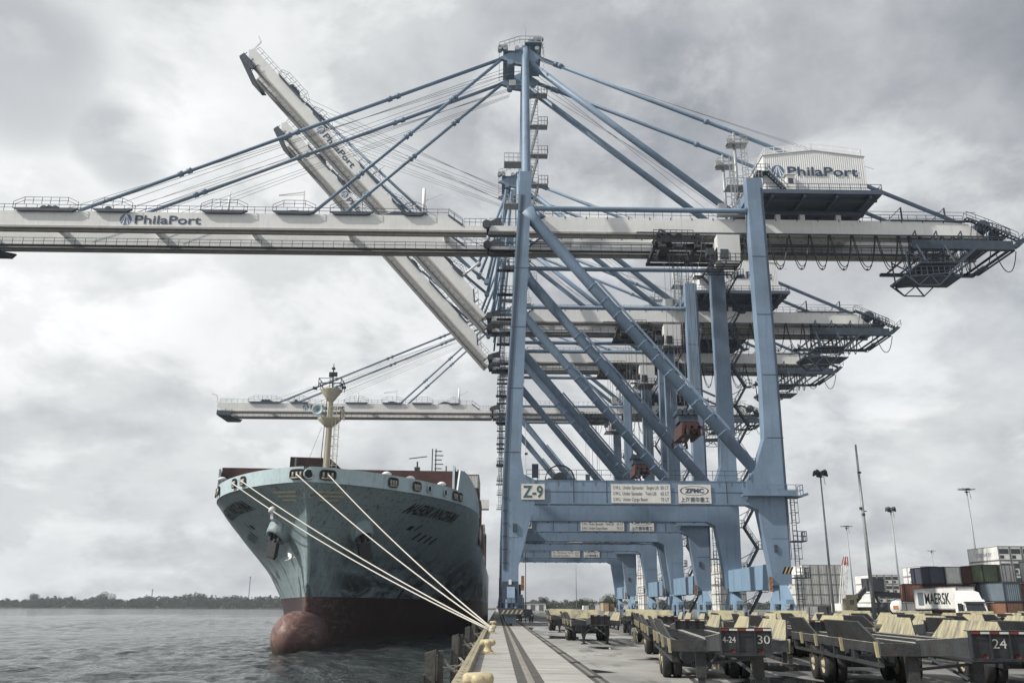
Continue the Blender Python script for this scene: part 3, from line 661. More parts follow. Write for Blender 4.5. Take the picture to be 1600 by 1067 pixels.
    s2 = part('swl', 'load_plate', lambda g: g.box(12.55, 19.7, -.86, -.81, 14.0, 16.25), SIGN, c)
    def swl(g):
        for i, (a, w, t) in enumerate((('S.W.L  Under Spreader   Single Lift', 5.5, '50 LT'), ('S.W.L  Under Spreader   Twin Lift', 5.2, '65 LT'), ('S.W.L  Under Cargo Beam', 4.1, '75 LT'))):
            letter(g, a, .58, (12.8, -.865, 15.65-i*.70), width=w); letter(g, t, .58, (18.5, -.865, 15.65-i*.70), width=1.0)
    part('swlt', 'lettering', swl, INK, s2)
    s3 = part('mk', 'maker_plate', lambda g: g.box(20.65, 24.6, -.86, -.81, 14.0, 16.25), SIGN, c)
    def mk(g):
        vs_ = []
        for r0, r1, w in ((1.0, .93, 1),):
            n = 36; P_ = lambda k, q: (22.6+1.75*q*math.copysign(abs(math.cos(2*math.pi*k/n))**.8, math.cos(2*math.pi*k/n)), -.866, 15.50+.56*q*math.sin(2*math.pi*k/n))
            g.add([P_(k, q) for q in (.90, 1.0) for k in range(n)], [(k, (k+1) % n, n+(k+1) % n, n+k) for k in range(n)])
        letter(g, 'ZPMC', .72, (21.45, -.866, 15.27), width=2.3, bold=.03)
        letter(g, '上海振华重工', .62, (20.9, -.866, 14.22), width=3.45, bold=.008)
    part('mkt', 'lettering', mk, INK, s3)
    # cable reel and floodlight frame standing on the portal
    def reel(g):
        g.lathe([(1.75, -.35), (1.85, -.35), (1.85, -.25), (1.75, -.25), (1.75, -.35)], (6.6, 2.0, 17.1), (0, 1, 0), 28)
        g.lathe([(1.75, .35), (1.85, .35), (1.85, .25), (1.75, .25), (1.75, .35)], (6.6, 2.0, 17.1), (0, 1, 0), 28)
        g.tube([(6.6, 1.6, 17.1), (6.6, 2.4, 17.1)], .9, 18)
        for k in range(8): a = k*math.pi/4; g.beam((6.6, 1.7, 17.1), (6.6+1.8*math.cos(a), 1.7, 17.1+1.8*math.sin(a)), .08, .08)
        g.box(5.8, 7.4, 1.4, 2.6, 15.0, 15.9)
    part('reel', 'cable_reel', reel, DARK, c)
    part('reelpl', 'reel_platform', lambda g: (g.box(1.0, 11, .71, 3.4, 15.3, 15.45), g.box(3.1, 3.9, .9, 1.0, 17.2, 18.9), g.beam((3.2, .95, 15.5), (3.2, .95, 17.2), .1, .1), g.beam((3.8, .95, 15.5), (3.8, .95, 17.2), .1, .1)), BLUED, c)
    # ---- corner platform at landside end of the portal
    def cpl(g):
        g.box(28.2, 34.6, -1.9, -.87, 14.85, 14.97); g.box(28.2, 34.6, -1.93, -1.87, 14.85, 15.5); g.rail([(28.2, -1.9, 14.97), (34.6, -1.9, 14.97), (35.4, -1.9, 14.97), (35.4, 0, 14.97)], 1.2, 1.1, .035)
        g.box(34.1, 35.5, -1.9, .9, 14.8, 14.92); g.beam((35.4, -1, 14.9), (36.3, -1, 15.2), .25, .3)
    part('cpl', 'corner_platform', cpl, BLUE, c)
    # ---- caged ladders on the near landside leg, stair tower beside the far one
    def lad(g):
        for z0, z1 in ((1.0, 5.4), (5.6, 9.6), (9.8, 14.8)): g.ladder(34.7, .2, z0, z1)
        for z in (5.4, 9.6): g.box(34.0, 35.7, -.9, .9, z, z+.12); g.rail([(34.1, -.9, z+.1), (35.7, -.9, z+.1), (35.7, .9, z+.1)], 1.1, .6, .035)
    part('lad', 'ladder', lad, BLUED, c)
    def stt(g):
        z = 1.2; k = 0; x0, x1 = 34.5, 36.7; y = S+.6
        while z < 51:
            a, b = (x0+.2, x1-.2) if k % 2 == 0 else (x1-.2, x0+.2)
            g.stair((a, y, z), (b, y, z+3.0), .75)
            px = b; s_ = 1 if b > a else -1; e0, e1 = sorted((b, b+s_*.9)); g.box(e0, e1, y-.5, y+.6, z+2.95, z+3.03)
            g.rail([(e0, y-.5, z+3.03), (e1, y-.5, z+3.03)], 1.0, .45, .035)
            if k % 2 == 0: g.beam((34.0, y, z+1.6), (b+.2, y, z+2.95), .09, .09)
            z += 3.0; k += 1
    part('stt', 'stair_tower', stt, BLUED, c)
    def stm(g):                                   # stair and cage platforms behind the mast
        y = 12.5
        for i, z in enumerate((58, 63, 68, 73.5)):
            g.stair((3.5, y, z), (4.6, y, z+4.6), .8)
            g.box(3.2, 6.0, y-.7, y+.7, z+4.6, z+4.75); g.rail([(4.6, y-.7, z+4.75), (6.0, y-.7, z+4.75), (6.0, y+.7, z+4.75)], 1.3, .5, .04)
            g.beam((2.6, y, z+3.8), (4.2, y, z+4.6), .12, .12)
        g.ladder(4.0, y, 58, 81, .55, 0, False)
        for z in (63.2, 56.6): g.box(-.6, 2.0, 6.2, 8.2, z, z+.12); g.rail([(2.0, 6.2, z+.1), (-.6, 6.2, z+.1), (-.6, 8.2, z+.1)], 1.3, .6, .04)
        g.box(.0, 1.0, 6.4, 7.2, 76.0, 76.9); g.beam((1.0, 6.8, 76.4), (2.3, 6.8, 76.4), .1, .1)
    part('stm', 'mast_stair', stm, STEEL, c)
    # ---- access cages running down the waterside of the legs behind the near one
    def wl(g):
        for z in (28, 32, 36, 40, 44, 48, 52):
            g.box(-.4, 1.8, S-1.9, S-.86, z-.1, z+.05); g.rail([(-1.3, S-1.9, z), (1.5, S-1.9, z)], 1.2, .6, .04); g.box(-1.5, .6, S-1.9, S-.86, z-.1, z+.05)
        g.ladder(-.6, S-1.2, 28, 54, .3, 0, True)
    part('wl', 'access_cage', wl, BLUED, c)
    # ---- apex
    def apx(g):
        for y in (G0+.3, G1-.3):
            g.prism([(-1.6, 81.2), (2.4, 83.4), (2.4, 80.0), (.9, 80.2)], y-.3, y+.3); g.prism([(2.6, 83.2), (4.9, 81.6), (3.6, 80.2), (2.6, 80.0)], y-.3, y+.3)
            g.tube([(.2, y-.5, 80.4), (.2, y+.5, 80.4)], .45, 14)
        g.box(1.9, 3.2, G0, G1, 82.0, 83.4); g.box(2.1, 2.9, G0, G1, 78.6, 79.1)
        g.box(-.9, .9, G0-.2, G1+.2, 82.2, 82.35); g.box(2.4, 4.9, G0-.8, G1+.8, 83.4, 83.5)
    ap = part('apx', 'apex_frame', apx, BLUE, c)
    def apr(g):
        g.rail([(5.2, G0-.5, 80.8), (4.8, G0-.5, 83.5), (1.6, G0-.5, 83.5), (-1.5, G0-.5, 82.3), (-1.5, G1+.5, 82.3), (4.8, G1+.5, 83.5), (4.8, G0-.5, 83.5)], 1.2, .8, .04)
        for k in range(7): g.beam((4.9+.15*(k % 2), G0-.4, 78.8+k*.7), (5.3, G0-.4, 79.4+k*.7), .06, .06)
        for x in (-1.4, -.6, 1.2, 4.2): g.tube([(x, G0-.6, 82.6), (x, G0+.4, 82.6)], .35, 10)
    part('apr', 'apex_railing', apr, STEEL, ap)
    part('apw', 'warning_mast', lambda g: (g.tube([(2.4, G0, 83.4), (2.4, G0, 86.0)], .07, 6), g.tube([(2.4, G0, 86.0), (2.4, G0, 87.6)], .03, 5)), STEEL, ap)
    for k, q in enumerate(((2.9, 4.4, G0-.4, G0+.6, 83.6, 84.3), (3.6, 5.2, G0-.3, G0+.4, 84.4, 84.7), (-1.6, -.2, G0-.6, G0+.4, 82.6, 83.1))): part(('apm', k), 'sheave_housing', lambda g: g.box(*q), STEEL, ap)
    # ---- main girders
    for k, y in enumerate((G0, G1)):
        gd = part(('gird', k), 'main_girder', lambda g, y=y: (g.prism([(-2.6, 52.45), (67.6, 52.45), (65.6, 54.4), (62, 54.75), (5.2, 54.75), (3.3, 53.3), (-2.6, 53.3)], y-.62, y+.62)), GREYW, c)
        part(('chord', k), 'bottom_chord', lambda g, y=y: (g.box(-2.6, 67.8, y-.85, y+.85, 52.15, 52.44), g.box(-2.6, 70.5, y-.25, y+.25, 51.85, 52.14)), CHORD, gd)
        def gr(g, y=y, k=k):
            g.rail([(5.0, y-.55, 54.75), (35.0, y-.55, 54.75)], 1.0, 1.3); g.rail([(50.5, y-.55, 54.75), (65, y-.55, 54.75)], 1.0, 1.3)
            g.rail([(-2.6, y-.6, 53.3), (3.4, y-.6, 53.3)], 1.1, .8); g.stair((3.2, y-.3, 53.3), (5.2, y-.3, 54.9), .6)
            for x in (56.5, 62.8): g.beam((x, y, 54.8), (x, y, 57.2), .18, .18); g.beam((x, y, 57.2), (x-2.4, y, 54.8), .1, .1)
            g.beam((40, y-.5, 56.3), (67, y-.5, 56.3), .05, .05)
            for x in range(-1, 66, 3): g.box(x, x+.12, y-.66, y-.62, 54.5, 54.85)
            for x in range(6, 66, 4): g.beam((x, y-.9, 52.2), (x, y-.9, 51.6), .07, .07)
            g.box(54.5, 66.5, y-.8, y-.4, 54.76, 54.95)
        part(('gr', k), 'girder_railing', gr, BLUED, gd)
    def inner(g):                                 # walkways between the girders
        y = G1-1.4
        g.box(-2.6, 66, y-.35, y+.35, 52.2, 52.3); g.rail([(-2.6, y-.35, 52.3), (66, y-.35, 52.3)], 1.0, 1.5)
        g.tube([(0, G1-.9, 53.9), (66, G1-.9, 53.9)], .07, 6); g.tube([(0, G1-.9, 53.6), (66, G1-.9, 53.6)], .05, 6)
    part('inner', 'inner_walkway', inner, BLUED, c)
    part('xt', 'girder_cross_tie', lambda g: [g.box(x-.4, x+.4, G0+.62, G1-.62, 54.0, 54.7) for x in (2, 22, 36, 50, 66.6)], GREYW, c)
    part('hg', 'girder_hanger', lambda g: [g.box(x-.4, x+.4, y-.4, y+.4, 54.76, 55.19) for x in (2.25, 33.05) for y in (G0, G1)], BLUE, c)
    # ---- boom (own frame at the hinge so that it can be raised)
    bm = bpy.data.objects.new('boom', None)
    def bg(g):
        for y in (G0, G1):
            g.prism([(0, -1.55), (-72.8, -1.55), (-74.4, -.4), (-74.0, .72), (-5.4, .72), (-3.2, -.75), (0, -.75)], y-.62, y+.62)
        for x in (-6, -20, -34, -48, -62, -73.2): g.box(x-.35, x+.35, G0+.62, G1-.62, -.1, .65)
    bm = part('boomg', 'boom', bg, GREYW, c, (HX, 0, HZ)); bm.rotation_euler = (0, ang, 0)
    part('boomc', 'bottom_chord', lambda g: [(g.box(-72.9, 0, y-.85, y+.85, -1.86, -1.56), g.box(-73.5, 0, y-.25, y+.25, -2.15, -1.87)) for y in (G0, G1)], CHORD, bm)
    def br(g):
        for y in (G0, G1):
            g.rail([(-73.5, y-.6, .72), (-5.4, y-.6, .72)], 1.0, 1.5); g.rail([(-3.2, y-.6, -.75), (0, y-.6, -.75)], 1.1, .8)
            g.stair((-3.4, y-.4, -.7), (-5.4, y-.4, .8), .6)
        for x0, x1 in ((-66, -57), (-55, -49.5), (-40, -33.5), (-30, -24), (-22, -16), (-12, -8.5)):
            g.prism([(x0, .95), (x0+.8, .55), (x1-.8, .55), (x1, .95)], G0-1.05, G0-.63); g.rail([(x0, G0-1.05, .9), (x0+1.5, G0-1.05, 1.6), (x1-1.5, G0-1.05, 1.6), (x1, G0-1.05, .9)], 1.0, 1.2)
        for y in (G1-1.5,): g.box(-72, 0, y-.35, y+.35, -1.85, -1.75); g.rail([(-72, y-.35, -1.75), (0, y-.35, -1.75)], 1.0, 1.5)
        for x in (-62.2, -61.4, -60.6, -53.2): g.tube([(x, G0-.3, 1.2), (x, G0+.3, 1.2)], .55, 12)
        g.box(-64.5, -59, G0-.3, G0+.5, .72, 1.1)
        for x in (-61, -27.5, -13): g.prism([(x-2, .72), (x+3.0, .72), (x+.6, 1.5), (x-.2, 1.5)], G0-.2, G0+.2); g.prism([(x-2, .72), (x+3.0, .72), (x+.6, 1.5), (x-.2, 1.5)], G1-.2, G1+.2)
    part('boomr', 'boom_railing', br, BLUED, bm)
    def bw0(g):
        g.tube([(-36.5, G0, .7), (-36.5, G0, 3.4)], .17, 8); g.tube([(-36.5, G0, 3.4), (-36.5, G0, 4.4)], .08, 6)
    def bw1(g):
        g.beam((-26, G0, .7), (-26, G0, 4.6), .13, .13); g.beam((-26, G0, 4.4), (-29.6, G0, 3.9), .12, .12); g.beam((-26, G0, 4.0), (-29.6, G0, 3.8), .08, .08)
    def bw2(g):
        g.tube([(-9, G0, .7), (-9, G0, 5.2)], .25, 8); g.beam((-9, G0, 3.2), (-6.5, G0, 4.4), .1, .1)
    def bw3(g):
        g.beam((-74.3, G0, .3), (-74.8, G0, 2.8), .2, .2); g.beam((-74.8, G0, 2.8), (-76.2, G0, 3.2), .2, .25)
    for k, (nm_, f_) in enumerate((('signal_post', bw0), ('maintenance_davit', bw1), ('maintenance_davit', bw2), ('tip_davit', bw3))): part(('boomw', k), nm_, f_, WHITE, bm)
    def tp(g):
        g.prism([(-74.0, -2.7), (-70.4, -2.9), (-69.8, -2.2), (-73.0, -1.6), (-74.0, -1.6)], G0-1.3, G0-.9); g.prism([(-74.0, -2.7), (-70.4, -2.9), (-69.8, -2.2), (-73.0, -1.6), (-74.0, -1.6)], G1+.9, G1+1.3)
        g.box(-73.9, -70.3, G0-1.2, G1+1.2, -2.9, -2.75); g.rail([(-74.0, G0-1.2, -2.8), (-70.0, G0-1.2, -2.8)], 1.2, .7, .04)
        for x in (-73.6, -71.5, -69.8): g.beam((x, G0-1.0, -3.0), (x-.3, G0-1.0, -1.0), .1, .1)
    part('boomt', 'tip_platform', tp, BLUED, bm)
    def lg(g): port_logo(g, (-51.2, G0-.64, -1.05), 1.5, (1, 0, 0), (0, 0, 1), 11.3)
    part('booml', 'lettering', lg, [LOGO, mat('logo_disc_blue', (.12, .19, .32), .5), WHITE], bm)
    for y in (G0, G1): part(('hinge', y), 'boom_hinge', lambda g: [(g.tube([(HX, y-1.1, HZ-.6), (HX, y+1.1, HZ-.6)], .6, 16), g.prism([(HX-.4, 52.5), (HX+2.4, 52.5), (HX+2.0, 55.2), (HX-.2, 54.4)], y+.65, y+1.0), g.box(-2.8, 1.0, y-1.3, y-.7, 51.6, 52.1)) for y in (y,)], DARK, c)
    # ---- forestays
    def B(s, h=1.2): return Vector((HX-s*math.cos(ang)+h*math.sin(ang), 0, HZ+s*math.sin(ang)+h*math.cos(ang)))
    def fs(g, y, outer):
        a = Vector((-.9, y, 81.3)); q = B(57.6 if outer else 24.8); q.y = y
        if not raised:
            g.tube([a, q], .27 if outer else .24, 10)
            for t in (.26, .28, .50, .52, .75, .77): g.tube([a.lerp(q, t-.004), a.lerp(q, t+.006)], .42, 10)
        else:
            k = Vector((-5.2, y, 64.2)) if outer else Vector((-3.6, y, 60.5))
            g.tube([q, k], .27, 10); g.tube([k+Vector((0, .45, 0)), a+Vector((1.2, .45, -1.5))], .27, 10); g.tube([k-Vector((0, .3, 0)), k+Vector((0, .8, 0))], .5, 10)
            if outer:
                for dx in (1.1, 2.2): g.tube([(a.x+dx-.3, y, 79.6), (-3.6+dx*1.2, y, 57.0)], .2, 8)
    for k, y in enumerate((G0+.3, G1-.3)):
        for outer in (1, 0): part(('fs', raised, k, outer), 'forestay', lambda g, y=y, o=outer: fs(g, y, o), BLUE, c)
    def hr(g):
        for i in range(3):
            for y, a0 in ((G0+.7+i*.25, 80.0), (G1-.9-i*.25, 80.0)):
                q = B(54.5+i*3.1, 1.6); q.y = y; g.tube([(.0+i*.2, y, a0-i*.35), q], .035, 4, False)
                q = B(51.5-i*2, 1.4); q.y = y; g.tube([(.2, y, 78.9-i*.35), q], .03, 4, False)
        for i in range(2): g.tube([(3.4, G0+.9+i*.4, 82), (52.0+i*2, G0+.9+i*.4, 64)], .03, 4, False)
        for i in range(3): g.tube([(3.2, G0+1.6+i*.4, 80.2-i), (30+i*2.6, G0+1.6+i*.4, 56.2)], .03, 4, False)
    part(('hr', raised), 'hoist_rope', hr, ROPE, c)
    # ---- machinery house
    hx0, hx1, hy0, hy1, hz0 = 36.0, 50.4, 3.6, 18.0, 57.6
    def hs_(g):
        zr, ze = 64.2, 63.3; xm = (hx0+hx1)/2
        def wall(p, q, nrib, zf):                # ribbed metal siding
            p = Vector(p); q = Vector(q); d = q-p; nv = Vector((d.y, -d.x, 0)).normalized(); pts = []
            for i in range(nrib):
                for t, o in ((0, 0), (.42, 0), (.55, .03), (.87, .03)): tt = (i+t)/nrib; pts.append((p+d*tt+nv*o, zf(tt)))
            pts.append((q, zf(1.)))
            vs_ = [(a.x, a.y, hz0) for a, z in pts]+[(a.x, a.y, z) for a, z in pts]; n = len(pts)
            g.add(vs_, [(i, i+1, n+i+1, n+i) for i in range(n-1)])
        gab = lambda t: ze+(zr-ze)*(1-abs(2*t-1))
        wall((hx0, hy0, 0), (hx1, hy0, 0), 48, gab); wall((hx1, hy0, 0), (hx1, hy1, 0), 40, lambda t: ze); wall((hx1, hy1, 0), (hx0, hy1, 0), 48, gab); wall((hx0, hy1, 0), (hx0, hy0, 0), 40, lambda t: ze)
        g.prism([(hx0-.15, ze-.02), (xm, zr), (hx1+.15, ze-.02), (hx1+.15, ze+.12), (xm, zr+.14), (hx0-.15, ze+.12)], hy0-.15, hy1+.15)
        g.box(hx0, hx1, hy0+.01, hy1-.01, hz0-.3, hz0)
    mh = part('house', 'machinery_house', hs_, HOUSE, c)
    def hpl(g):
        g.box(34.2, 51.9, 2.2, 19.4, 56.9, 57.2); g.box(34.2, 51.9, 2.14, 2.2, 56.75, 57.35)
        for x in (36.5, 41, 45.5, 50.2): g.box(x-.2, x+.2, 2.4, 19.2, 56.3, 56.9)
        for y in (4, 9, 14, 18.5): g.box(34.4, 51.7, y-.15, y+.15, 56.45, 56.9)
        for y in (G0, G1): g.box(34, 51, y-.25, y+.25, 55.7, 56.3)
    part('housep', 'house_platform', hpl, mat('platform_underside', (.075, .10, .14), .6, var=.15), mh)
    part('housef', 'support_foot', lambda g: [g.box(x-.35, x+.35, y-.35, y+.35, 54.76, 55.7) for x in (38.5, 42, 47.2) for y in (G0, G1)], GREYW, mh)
    def hrl(g):
        g.rail([(34.3, 2.3, 57.2), (51.8, 2.3, 57.2), (51.8, 19.3, 57.2)], 1.1, 1.4, .032); g.rail([(34.3, 2.3, 57.2), (34.3, 19.3, 57.2)], 1.1, 1.4, .032)
        g.stair((36.2, 2.9, 60.2), (38.6, 2.9, 57.4), .7); g.box(34.6, 36.4, 2.4, 4.4, 60.2, 60.3); g.rail([(34.6, 2.4, 60.3), (36.4, 2.4, 60.3)], 1.0, .6, .032)
    part('housel', 'platform_railing', hrl, BLUED, mh)
    part('houserr', 'roof_railing', lambda g: (g.rail([(hx0+.4, hy0+.2, 63.4), ((hx0+hx1)/2, hy0+.2, 64.2), (hx1-.2, hy0+.2, 63.4), (hx1-.2, hy1, 63.4)], 1.2, 1.5, .035), g.rail([(hx0+.4, hy0+.2, 63.4), (hx0+.4, hy1, 63.4)], 1.2, 1.5, .035)), WHITE, mh)
    def hlog(g): port_logo(g, (37.0, hy0-.09, 60.2), 1.65, (1, 0, 0), (0, 0, 1), 12.3)
    part('housetx', 'lettering', hlog, [LOGO, MATS['logo_disc_blue'], WHITE], mh)
    part('housed', 'entry_cabin', lambda g: (g.box(38.8, 40.0, 2.8, 3.55, 57.2, 59.9), g.box(38.5, 40.1, 2.6, 3.5, 59.9, 60.0)), WHITE, mh)
    part('housew', 'window', lambda g: (g.box(39.0, 39.7, 2.75, 2.79, 58.6, 59.4),), GLASS, mh)
    def topst(g):
        g.box(29.5, 34.2, 5.5, 6.4, 55.0, 55.2); g.stair((31.2, 6.0, 55.2), (34.0, 6.0, 59.2), .8); g.box(31, 34.4, 4.8, 7.0, 59.2, 59.35)
        g.rail([(31, 4.8, 59.3), (34.4, 4.8, 59.3)], 1.1, .7, .035); g.ladder(31.6, 4.2, 55, 63, .3)
        g.box(29.8, 31.0, 5.6, 7.0, 55.2, 56.8); g.box(32.0, 33.8, -.6, .6, 57.4, 57.6); g.rail([(31.9, -.8, 57.6), (34.2, -.8, 57.6)], 1.0, .5, .03)
    part('topst', 'top_access_stair', topst, STEEL, c)
    # ---- festoon cable, tail platform and hanging service basket
    def fe(g):
        x = 19.0; ws = [2.9, 3.0, 3.0, 2.8, 3.2, 3.4, 3.2, 1.5, 1.6, 1.8, 1.3, 1.5, 1.0, 1.2]
        x = 33.4
        for w in ws:
            dep = 5.0 if w > 2 else 5.4
            for dy in (0, .35):
                g.tube([(x+w*(.04+.92*t/14), G0-1.3-dy, 51.9-dep*(1-abs(2*t/14-1)**2.2)*(1 if dy == 0 else .93)) for t in range(15)], .065, 5, False)
            g.box(x-.12, x+.12, G0-1.8, G0-1.1, 51.75, 52.1); g.box(x+w/2-.1, x+w/2+.1, G0-1.4, G0-1.2, 51.95-dep, 52.15-dep); x += w
        for x, w in ((64.6, 3.2), (68.4, 3.0)): g.tube([(x+w*t/14, G0-1.3, 50.0-3.1*(1-abs(2*t/14-1)**2.2)) for t in range(15)], .07, 5, False)
        for x in (24.5, 27.3, 30.4): g.tube([(x+2.8*t/12, G0-1.3, 51.9-5.2*(1-abs(2*t/12-1)**2.2)) for t in range(13)], .06, 5, False)
    part('fe', 'festoon_cable', fe, CABLE, c)
    part('ft', 'festoon_track', lambda g: (g.box(18, 70.5, G0-1.42, G0-1.28, 52.1, 52.3), [g.beam((x, G0-1.3, 52.3), (x, G0-.7, 52.6), .07, .07) for x in range(19, 67, 3)]), BLUED, c)
    def tl(g):
        g.box(56.3, 70.6, G0-2.2, G0-1.5, 49.9, 50.3); g.box(56.3, 70.6, G0-2.25, G0-2.18, 49.9, 51.2); g.box(56.3, 70.6, G1+.9, G1+1.5, 49.9, 50.3)
        [g.prism([(69, 49.9), (71.4, 50.3), (72.8, 51.5), (72.1, 51.7), (70.2, 50.4), (69, 50.4)], ya_, ya_+.7) for ya_ in (G0-2.2, G1+.9)]; [g.box(x_, x_+.25, G0-1.5, G1+.9, z_, z_+.25) for x_, z_ in ((69.0, 50.0), (70.6, 50.2), (72.1, 51.3))]
        for x in (57.4, 60.4, 63.9, 67.5): g.beam((x, G0-1.9, 50.0), (x-.1, G0-1.6, 52.9), .14, .14); g.beam((x-.1, G0-1.6, 52.9), (x, G0-.6, 52.6), .12, .12)
        for x in range(57, 72, 2): g.box(x, x+.2, G0-1.5, G1+.9, 50.0, 50.2)
        g.rail([(64, G0-2.2, 50.3), (71.4, G0-2.2, 50.5), (72.9, G0-2.2, 51.8)], 1.1, .9, .035)
        g.stair((64.8, G0-1.6, 54.8), (67.8, G0-1.6, 53.6), .7); g.stair((67.8, G0-1.6, 53.6), (71.8, G0-1.6, 51.6), .7)
        g.box(66.8, 68.4, G0-.6, G0+1.2, 53.4, 54.6); g.lathe([(.2, -.3), (1.0, -.3), (1.0, .3), (.2, .3)], (67.9, G0-.2, 54.2), (0, 1, 0), 18)
        g.lathe([(.2, -.3), (.7, -.3), (.7, .3), (.2, .3)], (69.4, G0-.2, 53.2), (0, 1, 0), 14)
        g.box(67.9, 70.6, G0-.8, G1+.8, 52.2, 52.6); g.rail([(67.0, G0-.8, 53.6), (69.0, G0-.8, 53.4), (71.4, G0-.8, 52.4)], 1.2, .6, .045)
        for k in range(7): x = 65.5+k*.85; g.beam((x, G0-.9, 52.3), (x+.5, G0-.9, 54.3-k*.22), .08, .08)
    part('tl', 'tail_platform', tl, BLUED, c)
    def bk(g):
        y0, y1 = 2.8, 7.2
        for y in (y0, y1):
            for p, q in (((53.6, 45.2), (56.0, 46.9)), ((56.0, 46.9), (61.4, 47.1)), ((53.6, 45.2), (55.4, 43.7)), ((55.4, 43.7), (58.2, 43.7)), ((58.2, 43.7), (62.8, 48.0)), ((62.8, 48.0), (64.6, 49.6)),
                         ((54.3, 44.9), (55.4, 43.7)), ((55.4, 43.7), (57.2, 45.2)), ((57.2, 45.2), (58.2, 43.7)), ((54.3, 44.9), (60, 45.5)), ((54.4, 45.2), (54.2, 48.8)), ((54.2, 48.6), (57.2, 47.0)), ((60, 45.6), (62.0, 47.2))):
                g.beam((p[0], y, p[1]), (q[0], y, q[1]), .15, .15)
        g.box(53.7, 61.6, y0, y1, 45.0, 45.14); g.box(55.9, 61.4, y0, y1, 46.9, 47.0)
        g.rail([(53.6, y0, 45.1), (61.6, y0, 45.3)], 1.2, .8, .04)
        for x in (57.0, 60.9): g.beam((x, y0, 46.9), (x-.4, y0+1.4, 50.2), .16, .16); g.beam((x, y1, 46.9), (x-.4, y1, 50.2), .16, .16)
        for k in range(6): g.box(57.2, 60.6, y0+2.0, y0+2.3, 47.3+k*.45, 47.38+k*.45)
        for x in (57.2, 60.6): g.box(x-.08, x+.08, y0+2.0, y0+2.3, 46.9, 50.2)
        for k in range(5): g.beam((54.3+k*1.5, y0, 45.1), (54.3+k*1.5, y1, 45.1), .12, .25)
        g.stair((61.6, y0+1, 47.2), (64.6, y0+1, 49.7), .7)
    part('bk', 'service_basket', bk, BLUED, c)
    # ---- trolley with operator cabin and ropes
    def tr_(g):
        g.box(20.8, 33.5, G0+.9, G0+1.7, 50.9, 51.5); g.box(20.8, 33.5, G1-1.7, G1-.9, 50.9, 51.5); g.box(22.0, 23.4, G0+1.2, G1-1.2, 51.4, 52.6); g.box(26.5, 27.1, G0-.6, G1+.6, 50.9, 51.6); g.box(20.8, 21.2, G0, G1, 51, 51.5)
        g.box(20.8, 33.5, G0-1.0, G0-.8, 51.0, 51.5); g.box(20.8, 33.5, G1+.8, G1+1.0, 51.0, 51.5)
        for x in (21.6, 24.0, 26.6, 31, 33): g.tube([(x, G0-1.1, 51.9), (x, G0-.6, 51.9)], .38, 12); g.box(x-.5, x+.5, G0-1.15, G0-.7, 50.2, 50.6)
        for k in range(12): x = 21+k*1.0; g.beam((x, G0-1.05, 50.4+.5*math.sin(k*2.1)), (x+.8, G0-1.05, 51.6), .12, .12)
        g.beam((20.2, G0-.9, 50.9), (21.4, G0-.9, 52.9), .2, .2); g.beam((21.4, G0-.9, 52.9), (24, G0-.9, 51.4), .2, .2)
        g.rail([(20.4, G0-1.2, 51.7), (26, G0-1.2, 51.7)], 1.0, .8, .04)
        [g.box(27.6, 31.8, yy_, yy_+.12, 47.0, 47.15) for yy_ in (3.4, 4.4, 5.4, 6.4, 7.4, 8.4)]; [g.box(xx_, xx_+.15, 3.4, 8.5, 46.9, 47.0) for xx_ in (27.6, 29.6, 31.6)]; g.rail([(27.5, 3.4, 47.1), (33.8, 3.4, 47.1)], 1.1, .7, .04); g.stair((31.9, 4.2, 47.2), (33.5, 4.2, 50.6), .6); g.box(27.4, 28.4, 4.4, 5.6, 48.4, 49.4)
    tro = part('tro', 'trolley', tr_, DARK, c)
    part('cab', 'operator_cabin', lambda g: g.prism([(28.9, 47.4), (28.9, 51.4), (32.0, 51.4), (32.0, 47.2), (29.6, 47.2)], 4.3, 6.9), HOUSE, tro)
    part('cabw', 'window', lambda g: (g.prism([(28.86, 48.0), (28.86, 49.6), (28.82, 49.6), (28.82, 48.0)], 4.5, 6.7), g.box(29.2, 30.3, 4.22, 4.295, 47.7, 49.2)), GLASS, tro)
    def rp(g):
        for x, y in ((23.0, 8.6), (23.5, 8.6), (26.2, 8.6), (25.6, 8.6), (23.0, 12.4), (26.2, 12.4), (24.4, 8.6), (24.9, 12.4)): g.tube([(x, y, 51.0), (x, y, 28.6)], .032, 4, False)
    part('rp', 'trolley_rope', rp, ROPE, tro)
    return c
cranes = []
for Y, rz, code, lb in ((105.4, False, 'Z-9', 'blue crane nearest the camera with its boom lowered and a Z-9 plate on its portal'),
                        (145.3, True, 'Z-10', 'second blue crane, portal plate Z-10, its raised boom the taller of the two'),
                        (173.1, True, 'Z-11', 'third blue crane in the row, its raised boom the lower of the two'),
                        (224.5, False, 'Z-12', 'farthest blue crane, portal plate 12, its lowered boom reaching far behind the ship mast')):
    cranes.append(make_crane(Y, rz, code, lb))
